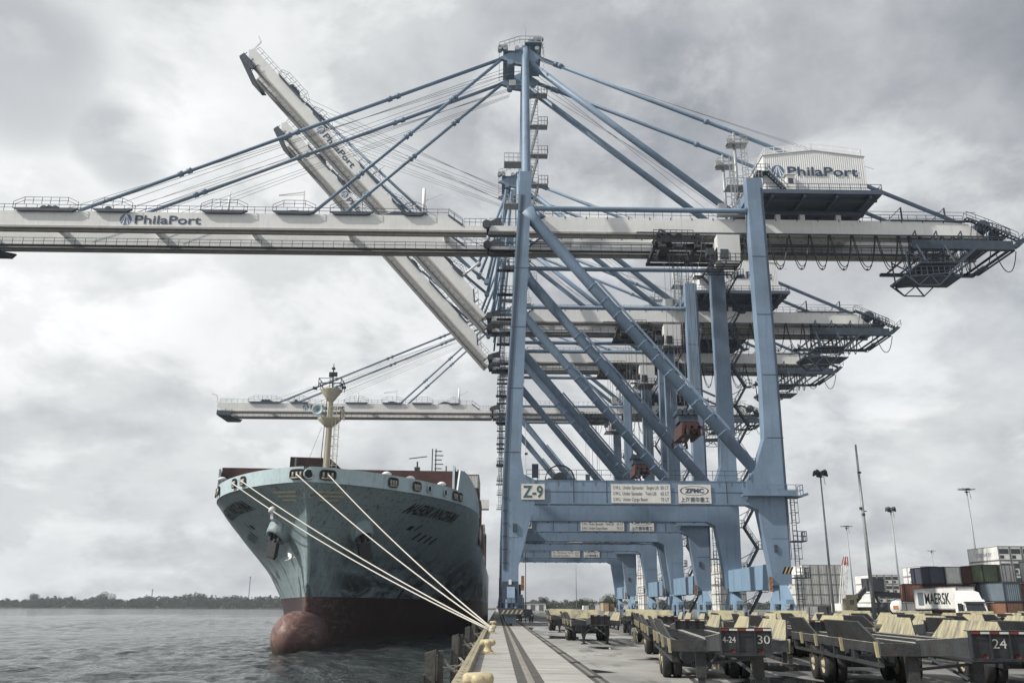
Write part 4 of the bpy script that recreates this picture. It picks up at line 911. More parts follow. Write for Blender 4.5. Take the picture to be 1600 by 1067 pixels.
# spreaders hanging from two of the trolleys
def spreader(loc, label):
    t = thing('container_spreader', label, 'spreader', loc, 0, 'container spreaders hung from the cranes')
    g = MB(); g.box(-1.15, 1.15, -6.0, -5.6, 0, .45); g.box(-1.15, 1.15, 5.6, 6.0, 0, .45); g.box(-.75, -.3, -6, 6, .05, .6); g.box(.3, .75, -6, 6, .05, .6); g.box(-1.2, 1.2, -1.6, 1.6, 0, .7)
    for x in (-1.15, 1.15):
        for y in (-6, 6): g.prism([(x-.2, -.9), (x+.2, -.9), (x+.15, 0), (x-.15, 0)], y-.15, y+.15)
    g.prism([(-1.5, -.4), (-1.1, -.4), (-.9, 1.5), (-1.3, 1.7)], -3, 3); g.prism([(1.5, -.4), (1.1, -.4), (.9, 1.5), (1.3, 1.7)], -3, 3); g.box(-1.0, 1.0, -2.6, 2.6, .7, 1.7)
    build(g, 'frame', SPRED, t)
    g = MB(); g.box(-1.5, 1.5, -1.5, 1.5, 2.0, 3.0); g.box(-1.0, 1.0, -1.2, 1.2, 3.0, 3.7)
    for x in (-1.3, -.5, .5, 1.3): g.tube([(x, -1.7, 3.5), (x, 1.7, 3.5)], .5, 14)
    build(g, 'head_block', BLUED, t)
    g = MB()
    for x in (-1.2, 1.2):
        for y in (-2.2, 2.2): g.tube([(x, y*.6, 2.0), (x*1.1, y, 1.2), (x*.9, y, .6)], .06, 5)
    build(g, 'cable_basket_hose', CABLE, t); t.scale = (.88, .88, .88)
    return t
spreader((1+24.6, 105.4+10.5, 24.3), 'red spreader on the nearest crane, hung beside the thick diagonal brace')
s2 = spreader((1+24.4, 145.3+10.5, 24.9), 'smaller looking red spreader low behind the portal railing, on the second crane')
#==SHIP==
# ------------------------------------------------------------------ container ship
CL, BM = -21.6, 18.6
def lerp_tab(x, xs, ys):
    if x <= xs[0]: return ys[0]
    for i in range(len(xs)-1):
        if x <= xs[i+1]: return ys[i]+(ys[i+1]-ys[i])*(x-xs[i])/(xs[i+1]-xs[i])
    return ys[-1]
Zs = [-5, -2.5, .5, 3.2, 6, 8.8, 12.3, 15.4, 17.2]; SYs = [103, 103, 103, 102.8, 102.5, 101.9, 100.3, 97.9, 97.2]
PZ = [-2.5, 3, 7, 11, 13.5, 15.4]
def hb(Y, z):
    y0 = lerp_tab(z, Zs, SYs); L_ = lerp_tab(z, PZ, [95, 86, 72, 52, 42, 37]); p = lerp_tab(z, PZ, [2, 2, 2, 2, 2.05, 2.1]); e_ = lerp_tab(z, PZ, [1.3, 1.25, 1.15, .95, .8, .68])
    t = min(max((Y-y0)/L_, 0), 1); b = BM*(1-(1-t)**p)**e_
    if Y > 300: b *= max(0, 1-((Y-300)/75)**2.2*(1-.75*max(0, min(1, (z+2)/12))))
    return b
ship = thing('container_ship', 'pale blue container ship moored bow towards the camera, rust streaks and red bulbous bow', 'ship', (CL, 0, 0))
NZ = 26; zl = [-4.5+(15.4+4.5)*k/(NZ-1) for k in range(NZ)]
g = MB(); ts = [((i/46)**1.7) for i in range(47)]+[1+.12*i for i in range(1, 20)]
rows = []
for z in zl:
    y0 = lerp_tab(z, Zs, SYs); rows.append([(t*60+y0 if t <= 1 else 60+y0+(t-1)/2.28*210*1.02) for t in ts])
for s_ in (-1, 1):
    o = len(g.v); n = len(ts); vs_ = []
    for j, z in enumerate(zl):
        for Y in rows[j]:
            zc = z
            if Y > 142: zc = min(z, 11.7)
            elif Y > 139: zc = min(z, 15.4-(Y-139)/3*3.7)
            b = hb(Y, z); 
            vs_.append((s_*max(b, .22 if Y < 300 else 0), Y, zc))
    fs_ = []
    for j in range(NZ-1):
        for i in range(n-1):
            q = (j*n+i, j*n+i+1, (j+1)*n+i+1, (j+1)*n+i); fs_.append(q if s_ > 0 else q[::-1])
    g.add(vs_, fs_, True)
# rounded stem bar
for j in range(NZ-1):
    ya, yb = rows[j][0], rows[j+1][0]
    g.add([(-.22, ya, zl[j]), (0, ya-.14, zl[j]), (.22, ya, zl[j]), (-.22, yb, zl[j+1]), (0, yb-.14, zl[j+1]), (.22, yb, zl[j+1])], [(0, 1, 4, 3), (1, 2, 5, 4)], True)
# bulbous bow
prof = []
nb, nr_ = 34, 32; vs_ = []
for i in range(nb+1):
    t = (i/nb)**1.8; y = 94.3+ (118-94.3)*t
    rr = max(0, 1-(1-min(t*4.6, 1))**2)**.5
    hw = 2.6*rr*(1-.75*max(0, t-.22)/.78); hz_ = 2.75*rr*(1-.15*max(0, t-.3)/.7); zc = -1.0-.7*t
    for k in range(nr_): a = 2*math.pi*k/nr_; vs_.append((hw*math.cos(a), y, zc+hz_*math.sin(a)*(1.0 if math.sin(a) > 0 else 1.3)))
g.add(vs_, [(i*nr_+k, i*nr_+(k+1) % nr_, (i+1)*nr_+(k+1) % nr_, (i+1)*nr_+k)[::-1] for i in range(nb) for k in range(nr_)], True)
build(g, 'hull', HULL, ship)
# forecastle deck, main deck
g = MB()
out = [(Y, hb(Y, 15.4)) for Y in [98+.9*i for i in range(46)]]
for (ya, ba), (yb, bb) in zip(out[:-1], out[1:]): g.add([(-ba+.05, ya, 15.3), (ba-.05, ya, 15.3), (bb-.05, yb, 15.3), (-bb+.05, yb, 15.3)], [(0, 1, 2, 3)])
out = [(Y, hb(Y, 11.7)) for Y in [136+6*i for i in range(38)]]
for (ya, ba), (yb, bb) in zip(out[:-1], out[1:]): g.add([(-ba+.05, ya, 11.65), (ba-.05, ya, 11.65), (bb-.05, yb, 11.65), (-bb+.05, yb, 11.65)], [(0, 1, 2, 3)])
build(g, 'deck', MAROON, ship)
# bulwark: vertical plating above the knuckle, rising into side screens aft
def bul(Y): return hb(Y, 15.4)
g = MB()
ylist = [97.9+.02]+[97.9+41.5*((i/60)**1.6) for i in range(1, 61)]
def ztop(Y): return 17.1 if Y < 118.6 else (19.9 if Y < 121.5 else 19.9-(Y-121.5)/18*4.4)
for s_ in (-1, 1):
    lo, hi, hi2, lo2 = [], [], [], []
    for Y in ylist:
        b = bul(Y); lo.append((s_*b, Y-.0, 15.38)); hi.append((s_*(b+.10), Y-.15*max(0, 1-(Y-98)/8), ztop(Y))); hi2.append((s_*max(0, b-.12), Y+.15, ztop(Y))); lo2.append((s_*max(0, b-.2), Y+.2, 15.38))
    n = len(ylist); o = lo+hi+hi2+lo2; ff = []
    for r_ in range(3):
        for i in range(n-1): q = (r_*n+i, r_*n+i+1, (r_+1)*n+i+1, (r_+1)*n+i); ff.append(q if s_ > 0 else q[::-1])
    g.add(o, ff, False)
bw_ = build(g, 'bulwark', BULW, ship)
def nrm_out(Y, z, s_):
    b1, b2 = hb(Y+.4, z), hb(Y-.4, z); u1, u2 = hb(Y, z+.3), hb(Y, z-.3)
    return Vector((s_*1.0, -(b1-b2)/.8, -(u1-u2)/.6)).normalized()
def on_hull(s_, Y, z, off): p = Vector((s_*hb(Y, z), Y, z)); return p+nrm_out(Y, z, s_)*off
def inv_Y(b, z):
    lo, hi = 97., 150.
    for _ in range(30):
        m_ = (lo+hi)/2
        if hb(m_, z) < b: lo = m_
        else: hi = m_
    return hi
# mooring openings
def chock(s_, Y, w=1.5, round_=False, z=16.25):
    b = bul(Y); t = Vector((s_*(bul(Y+.3)-bul(Y-.3)), .6, 0)).normalized(); nn = Vector((s_*t.y*1., -s_*t.x, 0)).normalized()
    if nn.x*s_ < 0: nn = -nn
    if nn.y > 0 and Y < 99: nn = Vector((nn.x, -nn.y, 0))
    c_ = Vector((s_*(b+.10), Y-.1, z)) + nn*.06
    g = MB(); pts = []
    n = 20
    for k in range(n):
        a = 2*math.pi*k/n; cx, cz = math.cos(a), math.sin(a)
        e_ = 1 if round_ else .45
        pts.append((w/2*math.copysign(abs(cx)**e_, cx), (w/2 if round_ else .48)*math.copysign(abs(cz)**e_, cz)))
    g.add([c_+t*u+Vector((0, 0, v)) for u, v in pts], [tuple(range(n))])
    op = build(g, 'mooring_opening', BLACK, bw_)
    g = MB(); g.tube([c_+t*u*1.06+Vector((0, 0, v*1.08))+nn*.03 for u, v in pts+[pts[0], pts[1]]], .09, 6); build(g, 'rim', BULW if round_ else ANCHOR, op)
    if not round_:
        g = MB()
        for u in (-w*.30, 0, w*.30): g.tube([c_+t*u+nn*.05+Vector((0, 0, -.44)), c_+t*u+nn*.05+Vector((0, 0, .25))], .13, 10)
        g.tube([c_-t*w*.42+nn*.1+Vector((0, 0, -.42)), c_+t*w*.42+nn*.1+Vector((0, 0, -.42))], .10, 8)
        build(g, 'roller', mat('roller_cream', (.33, .31, .26), .5, var=.15, scale=5), op)
    return c_+nn*.2
cA = chock(-1, inv_Y(.9, 15.4), 1.7); cB = chock(1, inv_Y(2.2, 15.4), 1.7); chock(1, inv_Y(.05, 15.4)+.02, 1.0, True)
cC = chock(-1, 104.2, 1.1); cD = chock(-1, 106.3, 1.1)
chock(-1, 113.5, 1.3); chock(-1, 116.0, 1.0)
chock(1, 104.5, 1.4); chock(1, 108.0, 1.4); chock(1, 110.3, .8, True); chock(1, 114.0, .8, True); chock(1, 117.0, 1.5); chock(1, 118.8, 1.2)
# name on both bows, laid on the flare
NAME = mat('name_black', (.022, .027, .030), .6)
def hull_text(txt, s_, Y0, Y1, z0, h, parent, m, name='lettering'):
    v, f = text_geo(txt, 1.0, bold=.02); x0, x1 = min(a for a, b in v), max(a for a, b in v); hh = max(b for a, b in v)
    vs_ = []
    for a, b in v:
        t = (a-x0)/(x1-x0); Y = Y0+(Y1-Y0)*(t if s_ > 0 else 1-t); z = z0+h*b/hh-(Y-Y0)*.015
        vs_.append(on_hull(s_, Y, z, .05))
    g = MB(); g.add(vs_, [tuple(p) for p in f]); return build(g, name, m, parent)
hull_text('MAERSK INNOSHIMA', 1, 110.0, 122.5, 13.35, 1.15, ship, NAME); hull_text('MAERSK INNOSHIMA', -1, 107.5, 121.5, 13.35, 1.15, ship, NAME)
# draught and bulb marks
def tick(s_, Y, z, w, h, g): g.add([on_hull(s_, Y+a, z+b, .05) for a, b in ((0, 0), (w, 0), (w, h), (0, h))], [(0, 1, 2, 3)])
g = MB()
for s_ in (-1, 1):
    for k in range(4): tick(s_, 118+k*1.7, 10.6-k*.1, .55, .9, g)
    tick(s_, 114.6, 11.6, .9, .5, g); tick(s_, 116.3, 11.6, .3, .8, g)
build(g, 'hull_marks', NAME, ship)
# crest: shield outline, seven-pointed star, three bars to each side
CREST = mat('crest_tan', (.56, .51, .38), .7, var=.15, scale=2)
def front(u, z):
    s_ = 1 if u >= 0 else -1; b = max(abs(u), .02); Y = inv_Y(b, z); p = Vector((u, Y, z)); n_ = nrm_out(Y, z, s_) if b > .3 else Vector((0, -1, -.1)); return p+n_*.07
def strip(g, pts, w):
    for (u0, z0), (u1, z1) in zip(pts[:-1], pts[1:]):
        d = Vector((u1-u0, z1-z0)); n_ = Vector((-d.y, d.x)).normalized()*w/2
        k = max(1, int(d.length/.4))
        for i in range(k):
            a = Vector((u0, z0))+d*(i/k); b = Vector((u0, z0))+d*((i+1)/k)
            g.add([front(*(a-n_)), front(*(b-n_)), front(*(b+n_)), front(*(a+n_))], [(0, 1, 2, 3)])
g = MB(); g.cur = 0
zc = 13.9
strip(g, [(0, zc+1.0), (-.5, zc+.85), (-1.05, zc+.95), (-1.0, zc-.1), (-.6, zc-.85), (0, zc-1.3), (.6, zc-.85), (1.0, zc-.1), (1.05, zc+.95), (.5, zc+.85), (0, zc+1.0)], .07)
g.cur = 1
for k in range(7):
    a = math.pi/2+2*math.pi*k/7; da = math.pi/7
    g.add([front(0+.0, zc+.05), front(.24*math.cos(a-da), zc+.05+.24*math.sin(a-da)), front(.62*math.cos(a), zc+.05+.62*math.sin(a)), front(.24*math.cos(a+da), zc+.05+.24*math.sin(a+da))], [(0, 1, 2), (0, 2, 3)])
for s_ in (-1, 1):
    for i in range(3): strip(g, [(s_*1.25, zc+.55-i*.42), (s_*(4.3-i*.55), zc+.72-i*.42)], .17)
build(g, 'bow_crest', [mat('crest_outline', (.34, .38, .37), .6), CREST], ship)
# anchors in their bolsters
for s_, Y, z in ((-1, 107.3, 10.9), (1, 107.8, 10.9)):
    p = on_hull(s_, Y, z, 0); n_ = nrm_out(Y, z, s_); n2 = (n_+Vector((0, -.25, -.55))).normalized()
    g = MB(); g.lathe([(2.0, -1.6), (1.62, .1), (1.38, 1.0), (1.28, 1.25), (1.05, 1.32), (.85, 1.1), (.6, .3)], p, n2, 26)
    bo = build(g, 'anchor_bolster', HULL, ship)
    c_ = p+n2*1.45+Vector((0, 0, -.2)); a = MB(); dn = Vector((n2.x*.3, .05, -1)).normalized(); sd = dn.cross(n2).normalized()
    a.beam(p+n2*.6, c_+dn*.3, .35, .35); a.beam(c_+dn*.2, c_+dn*1.9, 1.5, .55, tuple(n2)); a.beam(c_-sd*.75, c_-sd*.75-dn*1.2, .35, .4, tuple(n2)); a.beam(c_+sd*.75, c_+sd*.75-dn*1.2, .35, .4, tuple(n2))
    a.beam(c_+dn*1.9, c_+dn*2.15, 1.2, .4, tuple(n2))
    build(a, 'anchor', ANCHOR, bo)
# breakwater across the foredeck
g = MB(); 
g.prism([(-16.9, 15.3), (16.9, 15.3), (16.9, 20.2), (-16.9, 20.5)], 121.6, 121.9)
for k in range(12): x = -16+k*2.9; g.box(x, x+.12, 121.9, 123.2, 15.3, 20)
build(g, 'breakwater', MAROON, ship)
g = MB(); g.prism([(-8.0, 20.2), (-.2, 20.2), (-2.4, 22.2), (-8.0, 22.35)], 123.3, 128.0)
for k in range(16): g.box(-7.9+k*.36, -7.78+k*.36, 123.22, 123.3, 20.3, 22.25)
build(g, 'hatch_house', MAROON, ship)
g = MB()
for s_ in (1,):
    g.prism([(120.6, 15.3), (124.5, 15.3), (124.5, 20.9), (121.2, 20.9)], 15.2, 15.5, 'x')
build(g, 'breakwater_screen', BULW, ship)
for x, y, z in ((-15.6, 118, 18.2), (10.4, 111, 17.5), (14.0, 117, 17.6), (8.0, 106, 17.3)):
    g = MB(); g.lathe([(.2, -1.8), (.2, 0), (.55, .05), (.6, .25), (.3, .45), (0, .5)], (x, y, z), n=14); build(g, 'vent_cowl', WHITE, ship)
# foremast
ms = MB(); my = 107.5
ms.lathe([(.43, 15.3), (.41, 20), (.36, 24.6), (.30, 27.8)], (.3, my, 0), n=18)
ms.lathe([(.31, 26.7), (1.4, 28.2), (1.4, 28.3), (0, 28.3)], (.3, my, 0), n=18); ms.lathe([(.45, 23.5), (1.45, 24.4), (1.45, 24.55), (0, 24.55)], (.3, my, 0), n=18)
mo = build(ms, 'foremast', MASTC, ship)
g = MB(); g.rail([(-1.1, my-1.3, 28.3), (1.7, my-1.3, 28.3), (1.7, my+1.3, 28.3), (-1.1, my+1.3, 28.3), (-1.1, my-1.3, 28.3)], 1.2, 1.4, .035); g.tube([(.4, my, 28.2), (.4, my, 31.4)], .08, 8)
g.box(-.1, .35, my-.2, my+.2, 30.0, 30.6); g.box(.45, .90, my-.2, my+.2, 30.1, 30.6); g.box(.2, .6, my-.2, my+.2, 31.0, 31.2); g.tube([(.4, my, 31.4), (.4, my, 31.8)], .04, 6)
g.box(-1.8, -1.3, my-1.3, my-.9, 28.1, 28.4); g.box(1.8, 2.3, my-1.3, my-.9, 28.2, 28.5); g.tube([(-.45, my-.4, 15.5), (-.1, my-.4, 27.0)], .05, 6)
build(g, 'navigation_lights', ANCHOR, mo)
g = MB(); g.rail([(.5, my-1.5, 24.6), (1.9, my-1.5, 24.6), (1.9, my+1.3, 24.6)], 1.2, .4, .035); g.ladder(1.35, my-.6, 16.5, 24.6, .28); 
build(g, 'ladder', MASTC, mo)
g = MB(); g.lathe([(.12, 1.0), (.22, .5), (.5, .1), (.72, 0), (.70, -.04), (.45, .08), (.12, .45)], (-.95, my-1.7, 25.4), (0, 1, 0), 20); g.box(-1.1, -.7, my-.7, my, 24.6, 25.3)
build(g, 'fog_horn', BULW, mo)
g = MB(); g.tube([(-3.4, my, 15.4), (-3.4, my, 19.6)], .22, 8); g.beam((-3.4, my, 19.4), (.1, my, 18.4), .08, .08); g.beam((-2.5, my, 16), (.1, my, 18.4), .06, .06); g.tube([(-3.2, my, 15.6), (-.6, my, 23.5)], .02, 4, False)
build(g, 'deck_derrick', ANCHOR, ship)
# accommodation and bridge mast far aft
g = MB(); g.box(-15, 15, 300, 312, 11, 34); g.box(-18.4, 18.4, 299, 305, 34, 37); build(g, 'accommodation', WHITE, ship)
g = MB(); 
for dx in (-.6, .6): g.beam((-.8+dx, 300, 37), (-.8+dx, 300, 54.5), .35, .35)
for k in range(8): z = 43+k*1.5; g.box(-.6, 2.4 if k % 2 == 0 else 1.9, 299.8, 300.2, z, z+.3)
g.beam((-6.5, 300, 37), (-6.5, 300, 50), .5, .5); g.beam((-9.5, 300, 51.0), (-3.2, 300, 51.8), .25, .3); g.box(-7.4, -5.6, 299, 301, 47, 48)
for x in (3.5, 6, 7.6, 9): g.beam((x, 300, 40), (x, 300, 49.6-.3*x), .4, .4)
build(g, 'radar_mast', ANCHOR, ship)

# ------------------------------------------------------------------ mooring ropes
ropes = thing
bo3 = Vector((-.42, 75.0, .32))
def rope(p, q, sag, r, label):
    p = Vector(p); q = Vector(q); pts = []
    for i in range(25):
        t = i/24; a = p.lerp(q, t); a.z -= sag*4*t*(1-t); pts.append(a)
    g = MB(); g.tube(pts, r, 7); d = (pts[-1]-pts[-2]).normalized()
    # eye of the rope round the bollard
    g.tube([q+Vector((.22*math.cos(a), .22*math.sin(a), .01*k)) for k, a in enumerate([2.6+math.pi*2*j/14 for j in range(15)])], r, 6)
    return tag(build(g, 'mooring_rope', ROPEW), label, 'rope', 'white mooring ropes from bow to bollard')
W_ = Vector((CL, 0, 0))
rope(W_+cA, bo3+Vector((0, 0, .02)), .5, .062, 'white mooring rope from the opening left of the bow crest')
rope(W_+cB, bo3+Vector((0, 0, .10)), .5, .062, 'white mooring rope from the opening right of the bow crest, uppermost of the four')
r3 = rope(W_+cC, bo3+Vector((0, 0, -.08)), .55, .062, 'white mooring rope from the right one of two openings on the far left bow')
rope(W_+cD, bo3+Vector((0, 0, -.15)), .75, .062, 'lowest white mooring rope, from the leftmost used opening on the bow')
g = MB(); pp = (W_+cD).lerp(bo3, .21); pp.z -= .50; dd = (bo3-(W_+cD)).normalized()
g.lathe([(0, 0), (.45, .05), (.47, .09), (.12, .35), (0, .36)], pp, tuple(dd), 16); g.beam(pp+Vector((0, 0, .3)), pp+Vector((.1, 0, -1.0)), .3, .12)
tag(build(g, 'rat_guard', WHITE), 'small white rat guard clipped on the lower left mooring ropes', 'rat guard')
# ------------------------------------------------------------------ gull gliding below the bow
g = MB(); g.tube([(-.28, 0, 0), (-.12, .02, .02), (.08, 0, .02), (.24, -.02, .05), (.34, -.03, .04)], [.01, .07, .085, .05, .012], 8)
for s_ in (-1, 1):
    a = [(.05, s_*.06, .04), (.15, s_*.38, .26), (.02, s_*.78, .34), (-.10, s_*.42, .20), (-.10, s_*.06, .02)]
    g.add([(x, y, z) for x, y, z in a]+[(x, y, z-.015) for x, y, z in a], [(0, 1, 2, 3, 4), (9, 8, 7, 6, 5)])
g.add([(-.25, -.02, 0), (-.25, .02, 0), (-.42, .08, .0), (-.42, -.08, 0)], [(0, 1, 2, 3)])
gl = build(g, 'gull', WHITE, None, (-18.4, 80, 6.1)); gl.rotation_euler = (R(12), R(-14), R(28)); gl.scale = (1.25,)*3
tag(gl, 'white gull gliding in front of the red lower bow', 'bird')
#==CONTAINERS==
# ------------------------------------------------------------------ shipping containers
def cmat(key, col, **k): return mat('container_'+key, col, .55, var=.14, scale=.7, streak=.38, streak_col=tuple(c*.45+.02 for c in col), fine=.06, bscale=4)
CCOL = {}
_cm = cmat
def cmat(key, col, **k):
    CCOL[{'pale_grey': 'grey2', 'dark_blue': 'navy', 'brick_red': 'red', 'light_blue': 'lblue', 'orange_brown': 'orange', 'dark_grey': 'dark', 'carrier_grey': 'maerskg'}.get(key, key)] = col; return _cm(key, col, **k)
CC = dict(grey=cmat('grey', (.60, .60, .58)), grey2=cmat('pale_grey', (.66, .66, .64)), white=cmat('white', (.74, .74, .72)), blue=cmat('blue', (.060, .066, .098)), navy=cmat('dark_blue', (.030, .044, .058)),
          green=cmat('green', (.115, .145, .095)), maroon=cmat('maroon', (.095, .040, .038)), red=cmat('brick_red', (.21, .10, .08)), lblue=cmat('light_blue', (.15, .19, .225)),
          orange=cmat('orange_brown', (.24, .125, .08)), tan=cmat('tan', (.42, .32, .20)), dark=cmat('dark_grey', (.12, .125, .13)), maerskg=cmat('carrier_grey', (.45, .46, .45)))
RODS = mat('lock_rods', (.15, .15, .145), .6, var=.1)
cmesh = {}
def container(loc, L=12.2, H=2.6, col='grey', label='', doors=True, reefer=False, group=None, text=None, rz=0., teu=None):
    """long axis along Y; the near end (-Y) shows doors, a ribbed bulkhead or a refrigeration unit"""
    t = thing('shipping_container', label, 'container', loc, rz, group)
    key = (L, H, col, doors, reefer)
    if key not in cmesh:
        g = MB(); w = 1.22
        def side(p, q, n, dpt=.045):
            p = Vector(p); q = Vector(q); d = q-p; nv = Vector((d.y, -d.x, 0)).normalized(); pts = []
            for i in range(n):
                for tt, o in ((0, 0), (.28, 0), (.5, -dpt), (.78, -dpt)): pts.append(p+d*((i+tt)/n)+nv*o)
            pts.append(q); m_ = len(pts)
            g.add([(a.x, a.y, .15) for a in pts]+[(a.x, a.y, H-.12) for a in pts], [(i, i+1, m_+i+1, m_+i) for i in range(m_-1)])
        if reefer: g.box(-w+.03, w-.03, .05, L-.02, .1, H-.04)
        else:
            n = int(L/.28); side((w-.02, .1, 0), (w-.02, L-.1, 0), n); side((-w+.02, L-.1, 0), (-w+.02, .1, 0), n); side((w-.1, L-.03, 0), (-w+.1, L-.03, 0), 8)
            if not doors: side((-w+.1, .05, 0), (w-.1, .05, 0), 8)
            g.box(-w+.03, w-.03, .2, L-.12, H-.10, H-.03)
        g.cur = 1
        for x in (-w, w-.16):
            for y in (0, L-.16): g.box(x, x+.16, y, y+.16, 0, H)
        for x in (-w, w-.09): g.box(x, x+.09, .16, L-.16, H-.13, H-.01); g.box(x, x+.09, .16, L-.16, .01, .17)
        for y in (0, L-.1): g.box(-w+.16, w-.16, y, y+.1, H-.13, H-.01); g.box(-w+.16, w-.16, y, y+.1, .01, .17)
        body = g.mesh('body', [CC[col], mat('container_frame_'+col, tuple(v*.32 for v in CCOL[col]), .6, var=.2, scale=1)]); dm = None
        if doors and not reefer:
            g = MB(); g.box(-w+.17, -.01, .03, .08, .18, H-.14); dl = g.mesh('door', CC[col]); g = MB(); g.box(.01, w-.17, .03, .08, .18, H-.14); dr = g.mesh('door', CC[col])
            g = MB()
            for x in (-.80, -.35, .35, .80): g.beam((x, .0, .15), (x, .0, H-.14), .06, .05); g.box(x-.10, x+.10, -.01, .02, H*.42, H*.42+.06)
            dm = (dl, dr, g.mesh('lock_rods', RODS))
        if reefer:
            g = MB(); g.box(-w+.25, w-.25, .02, .05, H*.45, H*.80); g.box(-w+.3, -.1, .02, .05, H*.12, H*.35); fan = g.mesh('fan_unit', DARK); dm = (fan,)
        cmesh[key] = (body, dm)
    body, dm = cmesh[key]; put(body, 'body', t)
    if dm: 
        for m_ in dm: put(m_, m_.name.split('.')[0], t)
    if text:
        txt, sz, y0, y1, z0, mt = text; g = MB()
        letter(g, txt, sz, (-1.235, y1, z0), (0, -1, 0), (0, 0, 1), width=y1-y0, bold=.02, th=.01); build(g, 'lettering', mt, t)
    return t
# --- on the ship: stacks behind the breakwater (long axis along the ship)
def ship_stack(x0, n, y, z0, tiers, cols, label, L=12.2):
    for i in range(n):
        for k in range(tiers):
            container((x0+i*2.5, y, z0+k*2.62), L, 2.6, cols[(i*3+k) % len(cols)], label, False, False, 'containers stacked on the ship deck')
ship_stack(CL-14.3, 12, 146, 13.8, 3, ['maroon'], 'maroon container on the foredeck hidden low behind the breakwater')
for i in range(2):
    for k in range(5):
        lab = ('grey corrugated container, top of the ship stack beside the bulwark' if k == 4 else 'dark maroon container in the ship stack beside the bulwark end')
        container((-7.35+i*2.55, 160, 12.3+k*2.62), 12.2, 2.6, 'grey' if k == 4 else ('maroon' if k > 1 else 'dark'), lab, k < 4, False, 'tall stack on the ship edge nearest the quay' if k < 4 else 'grey top containers on the ship edge')
for j, (y, tiers) in enumerate(((178, 4), (205, 3), (232, 4), (262, 4))):
    for i in range(2):
        for k in range(tiers):
            container((-7.3+i*2.55, y, 12.3+k*2.62), 12.2, 2.6, ['orange', 'red', 'dark', 'grey2', 'navy', 'orange'][(j+i+k*2) % 6], 'container on the far ship edge, seen in the gap by the crane leg', True, False, 'far containers along the ship edge')
# --- yard
def yard(px_x, y, z, L, H, col, label, **k): return container((px_x, y, z), L, H, col, label, **k)
# tall stack of grey boxes, ends to the camera
lab1 = 'grey container in the tall stack just right of the nearest crane leg'
for r_ in range(5):
    for i in range(6):
        if r_ == 4 and i == 0: continue
        c_ = 'white' if (r_, i) in ((4, 1),) else ('grey2' if (r_*3+i) % 4 == 1 else 'grey')
        lb = 'white container at the left top corner of the tall stack right of the nearest crane' if (r_, i) == (4, 1) else lab1
        yard(91.2+i*2.52, 270, r_*2.93, 12.2, 2.9, c_, lb, group='tall grey stack right of the nearest crane')
for i in range(4): yard(86.0+i*2.62, 252, 0, 12.2, 2.6, ['white', 'white', 'dark', 'dark'][i], ['white container at the foot of the tall grey stack, left one of two', 'white container at the foot of the tall grey stack, right one of two', 'dark grey container low beside the two white ones, left one', 'dark grey container low beside the two white ones, right one'][i])
for r_ in range(4):
    for i in range(4): yard(123.2+i*2.52, 292, r_*2.95+.8, 12.2, 2.9, 'white' if i == 0 else 'grey2', 'refrigerated container in the stack behind the reach stacker', reefer=True, group='reefer stack behind the reach stacker')
# reefers with a small logo, above the brick red one
for r_ in range(5):
    c_ = yard(124.4, 258, r_*2.78, 12.2, 2.7, 'white', 'white refrigerated container in the pair stacked above the brick red one', reefer=True, group='two white reefers above the red container', text=('MAERSK', 1.3, 1.8, 7.6, .8, mat('faded_grey_letters', (.36, .38, .40), .6)))
    yard(127.0, 258, r_*2.78, 12.2, 2.7, 'grey2', 'grey refrigerated container end right of the two white reefers', reefer=True, group='grey reefer ends right of the white pair')
yard(61.9, 133, 3.0, 6.1, 2.6, 'red', 'brick red container above a white one, left of the long white box on a truck', rz=R(-19), doors=False)
yard(61.9, 133, .35, 6.1, 2.6, 'white', 'white container under the brick red one', rz=R(-19), doors=False)
def row3(x, y, c3, l3, L=6.1):
    pass
X0 = 66.6
row = [('blue', 0, 'dark blue container with one sunlit side, left end of the upper row'), ('grey2', 2.5, 'pale grey ribbed container between the dark blue and maroon ones'), ('maroon', 5.0, 'maroon container squeezed left of the green one in the upper row')]
for cn, dx, lb in row: yard(X0+dx, 134.5, 5.55, 6.1, 2.6, cn, lb, doors=False)
for k_, (cn, lb) in enumerate((('maroon', 'maroon container directly under the dark blue one'), ('red', 'brick red container under the pale grey ribbed one'), ('maroon', 'maroon container two below the row with the green box'))):
    for tt in (0, 1): yard(X0+k_*2.5, 134.5, .25+tt*2.65, 6.1, 2.6, cn, lb, doors=False, group='lower red boxes %s' % ['left', 'middle', 'right'][k_])
yard(73.2, 131.5, 5.75, 6.1, 2.6, 'green', 'green container with its dark ribbed end to the camera, in the upper row', doors=False)
yard(75.8, 131.5, 5.75, 6.1, 2.6, 'grey', 'narrow looking grey container right of the green one')
yard(73.6, 128.5, 3.05, 6.1, 2.6, 'navy', 'dark navy container beneath the green one')
yard(70.6, 122.0, 2.95, 6.1, 2.6, 'lblue', 'light blue container with a dark end under the green one', doors=False)
yard(70.6, 122.0, .3, 6.1, 2.6, 'orange', 'brown container under the light blue one, behind the trailers')
yard(73.2, 122.0, .3, 6.1, 2.6, 'navy', 'navy container at ground level near the right edge')
for k_, (z, cn, lb) in enumerate(((.25, 'red', 'lower brick red container at the right edge of the photo'), (2.95, 'red', 'brick red container in the middle of the right edge stack'))):
    yard(76.0, 122.5, z, 12.2, 2.6, cn, lb, doors=False)
yard(76.3, 115.0, 5.65, 12.2, 2.9, 'maerskg', 'pale grey MAERSK container at the right edge above the red ones', reefer=True, text=('MAERSK', 1.25, 5.4, 11.0, .95, NAME))
